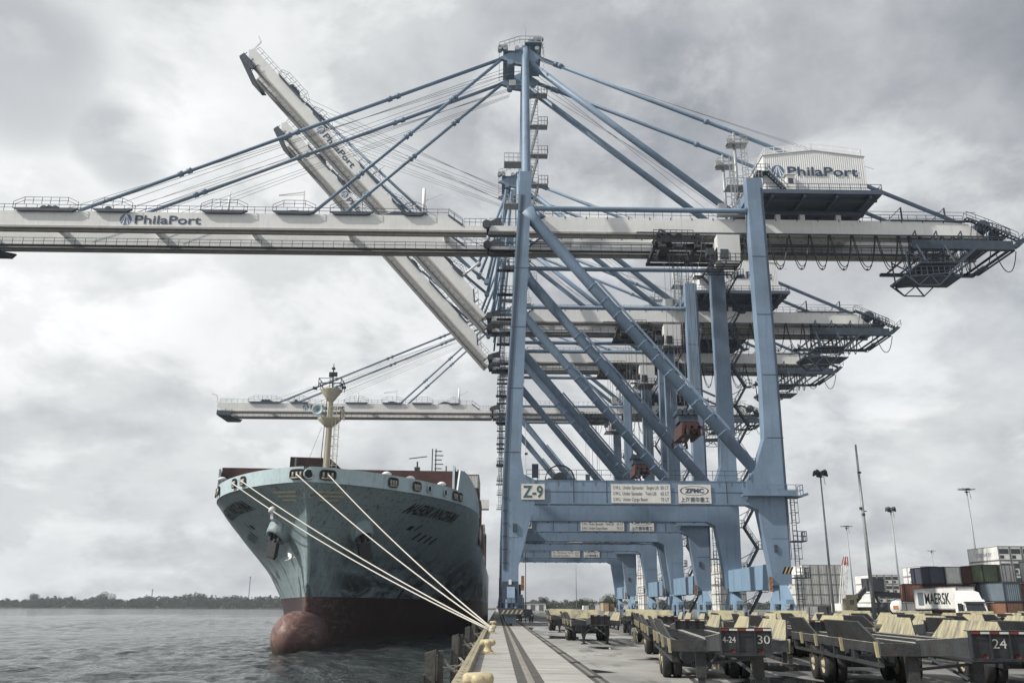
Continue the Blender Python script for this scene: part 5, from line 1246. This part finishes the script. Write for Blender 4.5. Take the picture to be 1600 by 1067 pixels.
for i in range(4): 
    for r_ in range(5):
        yard(105.9+i*2.52, 184, r_*2.93, 12.2, 2.9, ['white', 'grey2', 'grey2', 'grey'][i], 'white refrigerated container on top of the right hand stack' if (i == 0 and r_ == 4) else 'refrigerated container in the high right hand stack behind the green one', reefer=True, group=None if (i == 0 and r_ == 4) else 'high reefer stack on the right', text=('CROWLEY', 1.1, 2.6, 8.6, .9, mat('faded_grey_letters', (.36, .38, .40), .6)) if (i == 0 and r_ == 4) else None)
# stacks glimpsed between the crane legs
for i in range(3):
    for r_ in range(5): yard(66.5+i*2.5, 262, r_*2.9, 12.2, 2.9, 'grey' if (i+r_) % 3 else 'grey2', 'grey container in the stack seen between the two nearest landside crane legs', group='grey stack between the nearest landside crane legs')
for i in range(2):
    for r_ in range(5): yard(50.0+i*2.5, 300, r_*2.9, 12.2, 2.9, 'white', 'white container in the stack glimpsed between the farthest crane legs', group='white stack between the far crane legs')
yard(48, 398, .3, 12.2, 3.6, 'tan', 'tan container standing alone far off under the portals', doors=False); yard(50.7, 400, .3, 12.2, 3.4, 'orange', 'brown container beside the far tan one', doors=False)
yard(38.6, 392, .2, 6.1, 2.6, 'white', 'far white container by the dark green one under the portals'); yard(41.2, 392, .2, 6.1, 2.6, 'dark', 'far dark green grey container under the portals')
#==VEHICLES==
# ------------------------------------------------------------------ terminal trailers
def wheel_mesh():
    g = MB(); g.lathe([(.26, -.13), (.42, -.14), (.505, -.12), (.525, -.07), (.525, .07), (.505, .12), (.42, .14), (.26, .13)], (0, 0, 0), (1, 0, 0), 26)
    t_ = g.mesh('tyre', RUBBER)
    g = MB(); g.lathe([(.27, -.13), (.25, -.06), (.10, -.05), (.10, -.16), (0, -.16)], (0, 0, 0), (1, 0, 0), 20); g.lathe([(.27, .13), (.25, .06), (.10, .05), (.10, .16), (0, .16)], (0, 0, 0), (1, 0, 0), 20)
    for k in range(8): a = 2*math.pi*k/8; g.box(-.09, -.06, .17*math.cos(a)-.02, .17*math.cos(a)+.02, .17*math.sin(a)-.02, .17*math.sin(a)+.02)
    return t_, g.mesh('rim', mat('wheel_rim_tan', (.36, .32, .22), .6, var=.2, scale=5))
TY, RIM = wheel_mesh()
def wheel(parent, x, y, z=.53):
    w = bpy.data.objects.new('wheel', TY); sc.collection.objects.link(w); w.parent = parent; w.location = (x, y, z); w.name = 'wheel'
    r_ = put(RIM, 'rim', w); return w
def make_trailer(stop=False):
    """bomb-cart chassis: origin under the front plate, length along +Y, ladder deck with flared corner guides"""
    t = thing('terminal_trailer', 'x', 'trailer', (0, 0, 0))
    g = MB()
    for x in (-.52, .40): g.box(x, x+.13, 3.0, 13.1, 1.02, 1.32)                         # main rails
    for x in (-1.42, 1.30): g.box(x, x+.12, 3.05, 13.1, 1.10, 1.32)
    y = 3.4
    while y < 13: g.box(-1.30, 1.30, y, y+.11, 1.12, 1.26); y += .92
    g.box(-1.42, 1.42, 2.9, 3.05, 1.06, 1.33); g.box(-1.42, 1.42, 13.1, 13.25, 1.0, 1.35)
    for s_ in (-1, 1):
        g.beam((s_*.50, .05, 1.38), (s_*.50, 3.2, 1.22), .10, .34)
        g.prism([(s_*.50, .60), (s_*.56, .60), (s_*.56, 1.1), (s_*.50, 1.1)], 8.5, 12.2)
    g.prism([(-.45, 1.06), (.45, 1.06), (.45, 1.10), (-.45, 1.10)], .3, 2.9)
    for s_ in (-1, 1):
        g.box(s_*1.36-.04, s_*1.36+.04, 3.1, 12.9, .80, .88)
        for yy in (3.15, 5.3, 7.4, 9.0, 11.0, 12.8): g.box(s_*1.36-.05, s_*1.36+.05, yy, yy+.12, .88, 1.10)
    g.box(-.55, .55, 8.6, 12.0, .62, .98)
    build(g, 'frame', FRAME, t)
    g = MB()
    for x in (-.53, .39): g.box(x, x+.15, 3.2, 13.1, 1.322, 1.335)
    for s_ in (-1, 1): g.beam((s_*.50, .1, 1.555), (s_*.50, 3.1, 1.40), .12, .012)
    for x in (-1.43, 1.29): g.box(x, x+.14, 3.05, 13.1, 1.322, 1.335)
    build(g, 'lit_top_strip', FRAMET, t)  # thin pale strips laid on the rails to stand for sunlit tops
    g = MB(); g.box(-.54, .54, -.02, .06, 1.16, 1.67); g.box(-.54, .54, -.07, -.02, 1.13, 1.18)
    for x in (-.54, -.19, .17, .515): g.box(x, x+.025, -.085, -.02, 1.16, 1.67)
    g.box(-.54, .54, -.07, .25, 1.671, 1.685)
    fp = build(g, 'front_plate', mat('front_plate_black', (.022, .026, .030), .55, var=.3, scale=4, fine=.3, bscale=20), t)
    g = MB(); 
    for i in range(6):
        g.cur = i % 2; g.box(-.53+i*.178, -.53+i*.178+.17, -.0875, -.086, 1.625, 1.665)
    build(g, 'reflector_tape', [RED, PEN], fp)
    # flared guides
    def guide(y0, y1, s_, h=.50, fl_=.26):
        g = MB(); x = s_*1.38; top = 1.34+h
        a = [(x, y0, 1.34), (x, y1, 1.34), (x+s_*fl_, y1-.5, top), (x+s_*fl_, y0+.9, top)]
        b = [(px+s_*.04, py, pz-.02) for px, py, pz in a]
        o = a+b; g.cur = 0; g.add(a, [(0, 1, 2, 3) if s_ > 0 else (3, 2, 1, 0)])
        g.cur = 1; g.add(b, [(3, 2, 1, 0) if s_ > 0 else (0, 1, 2, 3)])
        g.add(o, [(0, 4, 5, 1), (1, 5, 6, 2), (2, 6, 7, 3), (3, 7, 4, 0)])
        for yy in (y0+.05, y1-1.6): g.cur = 2; g.prism([(x+s_*.02, 1.02), (x+s_*.09, 1.02), (x+s_*.12, 1.36), (x+s_*.05, 1.36)], yy, yy+.11)
        build(g, 'side_guide', [WORNY, FRAME, YEL], t)
    for s_ in (-1, 1):
        guide(3.0, 7.9, s_, .46, .20); guide(9.3, 13.0, s_, .48, .20)
    for x in (-.78, .61):
        g = MB(); g.box(x, x+.17, 3.1, 3.27, .30, 1.1); g.box(x-.04, x+.21, 3.06, 3.31, .45, 1.06); g.box(x-.08, x+.25, 3.0, 3.36, .02, .06); g.box(x+.02, x+.15, 3.12, 3.25, .05, .5)
        build(g, 'landing_leg', FRAME, t)
    g = MB(); g.beam((-.7, 3.2, .75), (.7, 3.2, .9), .06, .06); g.beam((0, 4.6, 1.05), (.65, 3.3, .5), .06, .06); g.beam((0, 4.6, 1.05), (-.65, 3.3, .5), .06, .06); build(g, 'leg_brace', DARK, t)
    g = MB(); g.tube([(-.8, 5.6, .80), (-.8, 6.6, .80)], .18, 12); g.box(-.86, -.74, 6.0, 6.1, .9, 1.1); build(g, 'air_tank', DARK, t)
    g = MB()
    for k in range(7): g.tube([(-.5+k*.17, 8.0+.2*math.sin(k*2), .9), (-.45+k*.17, 8.2, .62-.1*math.sin(k*3)), (-.4+k*.17, 8.4, .9)], .03, 5)
    build(g, 'air_hoses', DARK, t)
    for s_ in (-1, 1): g = MB(); g.lathe([(0, 0), (.05, .005), (.055, .03)], (s_*.30, -.02, 1.20), (0, -1, 0), 10); build(g, 'marker_lamp', RED, t)
    for y in (9.3, 10.65):
        g = MB(); g.tube([(-1.2, y, .53), (1.2, y, .53)], .09, 10); g.box(-.6, -.3, y-.3, y+.3, .5, .75); g.box(.3, .6, y-.3, y+.3, .5, .75); build(g, 'axle', DARK, t)
        for x in (-1.20, -.88, .88, 1.20): wheel(t, x, y)
    if not stop: return t
    g = MB(); g.add([(-1.15, 13.05, 1.34), (1.15, 13.05, 1.34), (1.15, 13.35, 1.92), (-1.15, 13.35, 1.92)], [(0, 1, 2, 3)]); g.add([(-1.15, 13.12, 1.33), (1.15, 13.12, 1.33), (1.15, 13.42, 1.92), (-1.15, 13.42, 1.92)], [(3, 2, 1, 0)])
    g.add([(-1.15, 13.35, 1.92), (1.15, 13.35, 1.92), (1.15, 13.42, 1.92), (-1.15, 13.42, 1.92)], [(0, 1, 2, 3)])
    build(g, 'end_stop', WORNY, t)
    return t
tr0 = make_trailer(); tr1 = make_trailer(True)
HD = R(-7.3)
tlabels = [
 (5.36, 19.6, HD, 'trailer in the front row chalked 30 on its black front plate'),
 (9.75, 17.6, HD, 'trailer in the front row chalked 24 on its black front plate, nearest right'),
 (14.1, 17.0, HD, 'front row trailer cut by the right edge of the photo'),
 (7.14, 33.6, HD, 'trailer with scraped yellow guides directly behind the one chalked 30'),
 (11.5, 31.7, HD, 'trailer directly behind the one chalked 24'),
 (16.0, 32.6, HD, 'second row trailer, third from the left'),
 (20.4, 33.2, HD, 'second row trailer, fourth from the left'),
 (24.8, 34.0, HD, 'second row trailer farthest to the right'),
 (8.95, 47.6, HD, 'third row trailer leftmost, with a yellow end board'),
 (13.4, 46.4, HD, 'third row trailer in front of the farther crane bogies'),
 (17.9, 47.4, HD, 'third row trailer in front of the nearest crane sill'),
 (22.4, 47.8, HD, 'third row trailer below the tall grey container stack'),
 (26.9, 48.4, HD, 'third row trailer below the reach stacker'),
 (31.4, 48.8, HD, 'third row trailer below the long white MAERSK container'),
 (35.9, 49.4, HD, 'third row trailer farthest to the right'),
 (5.75, 50.6, R(-1), 'lone trailer facing the camera by the cable trench, blank ribbed front'),
 (6.0, 75.0, R(-1), 'farther lone trailer behind the one by the cable trench, to its left'),
 (10.6, 68.0, R(-9), 'trailer with jumbled cream guides behind the lone one, to its right'),
]
for i, (x, y, rz, lb) in enumerate(tlabels):
    last = y > 45
    t = tr0 if i == 0 else (tr1 if lb.startswith('third row trailer leftmost') else copy_tree(tr1 if last else tr0))
    t.location = (x, y, 0); t.rotation_euler = (0, 0, rz); tag(t, lb, 'trailer', 'yellow and black terminal trailers parked on the yard')
def chalk(t, txts):
    fp = [c for c in t.children if c.name.startswith('front_plate')][0]
    g = MB()
    for s_, sz, x, z, w in txts: letter(g, s_, sz, (x, -.025, z), width=w, th=.003)
    build(g, 'chalk_number', PEN, fp)
trs = [o for o in sc.objects if o.name.startswith('terminal_trailer')]
chalk(tr0, (('30', .25, .24, 1.36, .26), ('4-24', .18, -.50, 1.38, .28)))
chalk([o for o in trs if abs(o.location.x-9.75) < .01][0], (('24', .25, -.13, 1.36, .26),))
# ------------------------------------------------------------------ trucks, reach stacker, tank, car, cones
def simple_wheels(t, xs, ys, r=.5):
    for x in xs:
        for y in ys: w = wheel(t, x, y, r)
def cab(t, y0):
    g = MB(); g.prism([(y0, .75), (y0-.05, 1.6), (y0+.35, 2.75), (y0+.5, 3.0), (y0+2.1, 3.05), (y0+2.1, .75)], -1.2, 1.2, 'x'); g.prism([(y0+.6, 3.0), (y0+1.1, 3.75), (y0+2.1, 3.95), (y0+2.1, 3.0)], -1.05, 1.05, 'x'); build(g, 'cab', WHITE, t)
    g = MB(); g.add([(-1.05, y0-.02, 1.75), (1.05, y0-.02, 1.75), (.98, y0+.30, 2.62), (-.98, y0+.30, 2.62)], [(0, 1, 2, 3)]); build(g, 'windscreen', GLASS, t)
    g = MB(); g.box(-1.215, -1.205, y0+.55, y0+1.5, 1.8, 2.6); build(g, 'side_window', GLASS, t)
    for s_ in (-1, 1):
        g = MB(); g.box(s_*1.0-.16, s_*1.0+.16, y0-.09, y0-.02, .95, 1.15); build(g, 'headlight', STEEL, t)
        g = MB(); g.box(s_*1.42-.1, s_*1.42+.1, y0+.1, y0+.2, 1.8, 2.5); g.beam((s_*1.2, y0+.2, 2.4), (s_*1.4, y0+.15, 2.4), .05, .05); build(g, 'mirror', BLACK, t)
    g = MB(); g.box(-1.2, 1.2, y0-.12, y0, .45, .95); build(g, 'bumper', DARK, t)
    g = MB(); g.box(-.8, .8, y0-.075, y0-.055, 1.0, 1.58); build(g, 'grille', DARK, t)
    g = MB()
    for z in (1.08, 1.2, 1.32, 1.44): g.box(-.75, .75, y0-.095, y0-.076, z, z+.04)
    build(g, 'grille_bars', STEEL, t)
    g = MB(); g.box(-1.1, 1.1, y0+.12, y0+.45, 2.68, 2.78); build(g, 'sun_visor', BLACK, t)
t = thing('yard_truck', 'white truck cab with a tall roof fairing, facing the camera behind the trailers', 'truck', (50.8, 95.0, 0)); cab(t, 0)
g = MB(); g.box(-.5, .5, 2.2, 6.0, .7, 1.1); build(g, 'chassis', DARK, t); simple_wheels(t, (-1.0, 1.0), (.9, 4.6, 5.7))
t = thing('road_chassis', 'road chassis carrying the long white MAERSK container', 'trailer', (60.55, 108.5, 0))
g = MB(); g.box(-.5, .5, 6.2, 19.4, .95, 1.5); g.box(-1.2, 1.2, 6.4, 6.6, 1.1, 1.89); g.box(-1.2, 1.2, 18.8, 19.0, 1.1, 1.89); g.box(-.7, -.5, 8, 8.2, 0, 1.0); g.box(.5, .7, 8, 8.2, 0, 1.0); build(g, 'frame', DARK, t); simple_wheels(t, (-1.0, 1.0), (16.2, 17.5))
container((60.55, 115.3, 1.9), 12.2, 2.9, 'white', 'long white MAERSK container riding on a truck trailer', reefer=True, text=('MAERSK', 2.05, 1.9, 8.8, .75, NAME))
g = MB(); g.box(-1.245, -1.235, 9.3, 10.9, .6, 2.3)
star = build(g, 'logo_panel', CC['lblue']); star.parent = [o for o in sc.objects if o.get('label') == 'long white MAERSK container riding on a truck trailer'][0]
# reach stacker
t = thing('reach_stacker', 'dark reach stacker with its boom raised, beneath the white and red lattice tip', 'reach stacker', (82.3, 199, 0), R(6))
g = MB(); g.box(-2.6, 5.0, -1.6, 1.6, 1.0, 2.3); g.box(2.6, 5.2, -1.7, 1.7, 1.5, 3.2); build(g, 'body', DARK, t)
g = MB(); g.beam((-4.6, 0, 2.3), (1.2, 0, 7.6), 1.0, .9); g.beam((-4.6, 0, 2.3), (-2.0, 0, 4.7), 1.2, 1.15); g.box(-.5, 3.6, -1.2, 1.2, 5.6, 8.4); g.beam((1.0, 0, 5.2), (9.5, 0, 4.7), 1.2, 1.1); g.beam((3, 0, 1.8), (1.2, 0, 6.4), .4, .4); build(g, 'boom', DARK, t)
g = MB(); g.box(-5.4, -3.4, -1.3, 1.3, 1.6, 4.1); g.box(-4.6, -2.8, -1.0, 1.0, 4.1, 4.9); build(g, 'cab', YEL, t); g = MB(); g.box(-5.0, -4.0, -1.34, -1.31, 2.8, 3.8); build(g, 'window', GLASS, t)
for x in (-2.2, 3.8):
    for y in (-1.6, 1.6): w = wheel(t, x, y, .9); w.scale = (2.0, 1.7, 1.7); w.rotation_euler = (0, 0, R(90))
t = thing('mobile_crane', 'white and red lattice boom tip rising above the reefer stack', 'crane', (89.2, 232, 0))
g = MB(); g.box(-1.5, 1.5, -3, 4, 1, 3.2); build(g, 'body', WHITE, t)
for nm_, z0, z1, m_ in (('lattice_boom', 3, 12.8, WHITE), ('boom_tip', 12.8, 14.9, mat('lattice_red', (.38, .08, .06), .6))):
    g = MB(); n = int((z1-z0)/1.1); f_ = lambda z: (z-3)*.17
    for s_ in (-1, 1):
        for q in (-1, 1): w0 = .55 if nm_ != 'boom_tip' else .5; g.beam((f_(z0)+s_*w0, q*.8, z0), (f_(z1)+s_*w0*(1 if nm_ != 'boom_tip' else .4), q*.7, z1), .22, .22)
    for k in range(n): z = z0+k*1.1; s_ = 1 if k % 2 else -1; g.beam((f_(z)-s_*.55, -.8, z), (f_(z+1.1)+s_*.5, -.8, z+1.1), .14, .14); g.beam((f_(z)-.55, -.8, z), (f_(z)+.55, -.8, z), .14, .14)
    build(g, nm_, m_, t)
simple_wheels(t, (-1.3, 1.3), (-2, 0, 3))
# tank container
t = thing('tank_container', 'white tank container with an orange patch on its round end', 'tank container', (66.2, 149, .9), R(-42))
g = MB(); g.lathe([(0, -.25), (.7, -.18), (1.05, .05), (1.15, .35), (1.15, 5.6), (1.0, 5.9), (0, 6.1)], (0, 0, 1.3), (0, 1, 0), 26); build(g, 'tank', WHITE, t)
g = MB(); 
for x in (-1.2, 1.1):
    for y in (-.2, 5.8): g.box(x, x+.1, y, y+.1, 0, 2.5)
    for z in (0, 2.42): g.box(x, x+.1, -.1, 5.8, z, z+.1)
for z in (0, 2.42): g.box(-1.1, 1.1, 5.8, 5.9, z, z+.1); 
g.box(-1.1, 1.1, -.2, -.1, 0, .1); build(g, 'frame', DARK, t)
g = MB(); g.box(-.4, .4, -.27, -.25, 1.0, 1.6); build(g, 'placard', ORANGE, t)
g = MB(); g.box(-1.2, 1.2, -1, 8, .0, .25)
g2 = tag(build(g, 'flat_rack', DARK, None, (66.8, 150, .62)), 'dark skeletal flat rack under the white tank container', 'flat rack')
g = MB(); g.box(-1.2, 1.2, 149, 158, 0, .62) if False else None
for k_, (x, y) in enumerate(((66.0, 151), (67.6, 151), (66.0, 156), (67.6, 156))):
    g = MB(); g.box(-.3, .3, -.3, .3, 0, .35); g.prism([(-.3, .35), (.3, .35), (.2, .62), (-.2, .62)], -.25, .25); tag(build(g, 'support_block', DARK, None, (x, y, 0)), 'dark support block under the flat rack of the tank', 'block', 'support blocks under the tank')
# pickup by the far crane foot
t = thing('pickup_truck', 'dark pickup truck parked beyond the nearest waterside crane foot', 'pickup', (4.6, 138, 0), R(4))
g = MB(); g.prism([(0, .5), (0, 1.05), (1.3, 1.15), (2.0, 1.75), (3.4, 1.75), (3.7, 1.15), (5.4, 1.1), (5.4, .5)], -.95, .95, 'x'); build(g, 'body', mat('pickup_paint', (.04, .045, .05), .35, spec=.6), t)
g = MB(); g.add([(-.8, 1.36, 1.2), (.8, 1.36, 1.2), (.75, 1.93, 1.70), (-.75, 1.93, 1.70)], [(0, 1, 2, 3)]); build(g, 'windscreen', GLASS, t)
for s_ in (-1, 1): g = MB(); g.box(s_*.7-.15, s_*.7+.15, -.03, 0, .75, .95); build(g, 'headlight', WHITE, t)
for x in (-.85, .85):
    for y in (1.0, 4.4): w = wheel(t, x, y, .38); w.scale = (.8, .72, .72)
# cones
for k_, x in enumerate((8.6, 9.1)):
    g = MB(); g.lathe([(.16, .03), (.04, .68), (0, .7)], n=14); g.box(-.2, .2, -.2, .2, 0, .03)
    tag(build(g, 'traffic_cone', mat('cone_cream', (.62, .56, .40), .6), None, (x, 57-k_*.3, 0)), ['pale traffic cone, left of the pair behind the lone trailer', 'pale traffic cone, right of the pair behind the lone trailer'][k_], 'cone')
# ------------------------------------------------------------------ light masts
def light_mast(x, y, h, r, label, lamps=True, kind=0):
    t = thing('light_mast', label, 'light mast', (x, y, 0), 0, 'tall light masts over the yard')
    g = MB(); g.tube([(0, 0, 0), (0, 0, h)], [r, r*.45], 10); g.box(-r*1.6, r*1.6, -r*1.6, r*1.6, 0, .4); build(g, 'pole', STEEL, t)
    if lamps:
        g = MB(); g.lathe([(.15, h-.3), (1.0, h-.1), (1.0, h+.05), (.15, h)], n=14); g.lathe([(.12, h-1.0), (.5, h-.9), (.5, h-.7), (.12, h-.7)], n=10); g.beam((.7, 0, h-.2), (.9, 0, h-2.6), .08, .08); build(g, 'lamp_ring', DARK, t)
        for k in range(8 if kind == 0 else 6):
            a = 2*math.pi*k/8; cx, cy = (1.25 if kind == 0 else 1.7)*math.cos(a), 1.0*math.sin(a); g = MB()
            if kind == 0: g.lathe([(.15, .3), (.5, 0), (.62, -.45), (.1, -.35)], (cx, cy, h-.1+.5*(k % 2)), (math.cos(a)*.4, math.sin(a)*.4, 1), 10)
            else: g.box(cx-.5, cx+.5, cy-.3, cy+.3, h-.25, h+.05)
            build(g, 'floodlight', DARK if kind == 0 else STEEL, t)
    else:
        g = MB(); g.box(-.45, -.1, -.2, .2, h*.62, h*.62+.4); g.box(.1, .6, -.1, .1, h*.61, h*.61+.12); g.box(-.2, .2, -.25, .25, h*.585, h*.6); g.box(-.15, .35, -.2, .2, h*.83, h*.84); build(g, 'bracket', DARK, t)
    return t
light_mast(71.0, 190, 30.5, .32, 'tall light mast with clustered floodlights rising from the grey container stack')
light_mast(57.4, 137, 27.2, .34, 'thick plain pole without lamps, tallest on the right', False)
light_mast(120.0, 266, 31, .34, 'dark light mast with stacked floodlight cluster right of the plain pole')
light_mast(120.5, 222, 31.5, .34, 'light mast with a flat lamp ring above the white reefers on the right', True, 1)
light_mast(126.5, 318, 30.5, .34, 'faint light mast with a flat lamp ring behind the plain pole', True, 1)
light_mast(224.0, 455, 30.5, .36, 'small far light mast left of the white reefers', True, 1)
light_mast(36.8, 420, 32, .2, 'far light mast standing under the portal frames', True, 1)
light_mast(4.7, 150, 33.0, .07, 'thin mast just right of the nearest waterside crane foot', False)
#==TREES==
LEAF = mat('foliage_dark', (.045, .062, .032), .8, var=.45, scale=.12, fine=.4, bscale=1.5); BARK = mat('bark', (.09, .07, .05), .9)
def foliage(g, cx, cy, cz, rx, ry, rz, n, s):
    """many small leaf clumps scattered through a lumpy crown"""
    lobes = [(cx+random.uniform(-.55, .55)*rx, cy+random.uniform(-.5, .5)*ry, cz+random.uniform(-.45, .5)*rz, random.uniform(.40, .62)) for _ in range(7)]
    for _ in range(n):
        lx, ly, lz, lr = random.choice(lobes); v = Vector((random.gauss(0, 1), random.gauss(0, 1), random.gauss(0, 1))).normalized()*(random.random()**.35)
        p = Vector((lx+v.x*rx*lr, ly+v.y*ry*lr, lz+v.z*rz*lr)); a = Vector((random.gauss(0, 1), random.gauss(0, 1), random.gauss(0, 1))).normalized(); b = a.orthogonal().normalized(); c_ = a.cross(b)
        k = s*random.uniform(.6, 1.4); g.add([p-b*k, p-c_*k*.6, p+b*k, p+c_*k*.6], [(0, 1, 2, 3)])
# the wooded far bank: one mass
g = MB(); g.box(-3800, -1, 1385, 3200, -4, -1.3); struct(build(g, 'far_bank', mat('bank_earth', (.10, .10, .07), .9, var=.3, scale=.01)))
def wood(name, x0, x1, y0, y1, h0, n, dens, s, seed):
    random.seed(seed); g = MB()
    for _ in range(n):
        x = random.uniform(x0, x1); y = random.uniform(y0, y1)
        base = h0*(.78+.16*math.sin(x*.011)+.10*math.sin(x*.037+1)+.06*math.sin(x*.09)); h = base*random.uniform(.8, 1.15); r_ = h*random.uniform(.38, .6)
        foliage(g, x, y, h*.52-1, r_, r_*.6, h*.52, dens, s); foliage(g, x+random.uniform(-9, 9), y-3, h*.22-1, r_*1.3, r_*.5, h*.30, dens//2, s)
    return struct(build(g, name, LEAF), 'stuff')
wood('far_wood', -1080, -20, 1388, 1440, 19.5, 520, 110, 1.6, 3)
wood('distant_trees', 5, 420, 980, 1040, 11.5, 170, 90, 1.3, 5)
random.seed(11)
def tree(x, y, h, label, z0=0, w=.5):
    t = thing('tree', label, 'tree', (x, y, z0)); g = MB(); g.tube([(0, 0, 0), (.2, 0, h*.35), (0, .1, h*.7)], [h*.035, h*.025, h*.01], 8)
    for k in range(5): a = k*1.3; g.tube([(.1, 0, h*(.3+.06*k)), (math.cos(a)*h*.25, math.sin(a)*h*.25, h*(.55+.06*k))], [h*.014, h*.005], 6)
    build(g, 'trunk', BARK, t); g = MB(); foliage(g, 0, 0, h*.52, h*w*.95, h*w*.95, h*.48, 4200, h*.020); foliage(g, 0, 0, h*.30, h*w, h*w, h*.30, 1800, h*.020); build(g, 'crown', LEAF, t)
tree(-596, 1384, 25, 'tall tree rising highest from the far bank at the left', -1.3, .6); tree(-452, 1384, 23, 'round tree standing above the far bank wood, second peak from the left', -1.3, .5)
tree(-700, 1384, 22, 'spreading tree in the far bank wood near the left edge', -1.3, .7)
tree(33, 640, 9.5, 'lone round tree far off beyond the quay, right of the crane foot', 0, .55); tree(53, 420, 9, 'bushy tree between the far white and tan containers', 0, .65); tree(42, 436, 7, 'low bushy tree left of the far white container', 0, .8)
# radio masts across the river
for x, h, lb in ((-402, 43, 'tall thin lattice radio mast on the far bank near the ship'), (-548, 22, 'short radio mast on the far bank in the middle of the wood')):
    t = thing('radio_mast', lb, 'mast', (x, 1470 if h > 30 else 1445, -1)); g = MB()
    for k in range(3): a = 2.1*k; g.beam((.7*math.cos(a), .7*math.sin(a), 0), (.35*math.cos(a), .35*math.sin(a), h+6), .35, .35)
    for k in range(int(h/2)): z = k*2.2; g.box(-.7, .7, -.2, .2, z, z+.25)
    build(g, 'lattice', DARK, t); g = MB(); g.box(-1.1, 1.1, -.8, .8, h+3, h+5); build(g, 'antenna', STEEL, t)
# low sheds and cars beyond the quay
for k_, (x, y, w, h, lb, m_) in enumerate(((12, 520, 16, 4.0, 'low pale shed far beyond the quay, left of the lone round tree', 'grey2'), (62, 600, 40, 4.5, 'long low warehouse on the horizon under the portals', 'grey'))):
    t = thing('warehouse', lb, 'warehouse', (x, y, 0)); g = MB(); g.box(0, w, 0, 14, 0, h); build(g, 'wall', CC[m_], t); g = MB(); g.prism([(-.4, h), (w/2, h+1.1), (w+.4, h)], -.4, 14.4); build(g, 'roof', CC['dark'], t)
    for i in range(3): g = MB(); g.box(w*(.15+.3*i), w*(.15+.3*i)+2.6, -.05, 0, 0, 3.2); build(g, 'door', CC['dark'], t)
#==HAZE==
HZ_D = .00016
g = MB(); g.box(-1600, 700, -60, 1900, -8, 125)

hm = bpy.data.materials.new('haze_air'); hm.use_nodes = True; nt = hm.node_tree; nt.nodes.clear()
ho = node(nt, 'ShaderNodeOutputMaterial'); pv = node(nt, 'ShaderNodeVolumePrincipled'); nt.links.new(pv.outputs[0], ho.inputs['Volume'])
pv.inputs['Color'].default_value = (.80, .86, .92, 1); pv.inputs['Density'].default_value = HZ_D; pv.inputs['Anisotropy'].default_value = .2
USE_HAZE = True
if USE_HAZE: struct(build(g, 'haze', hm), 'stuff')
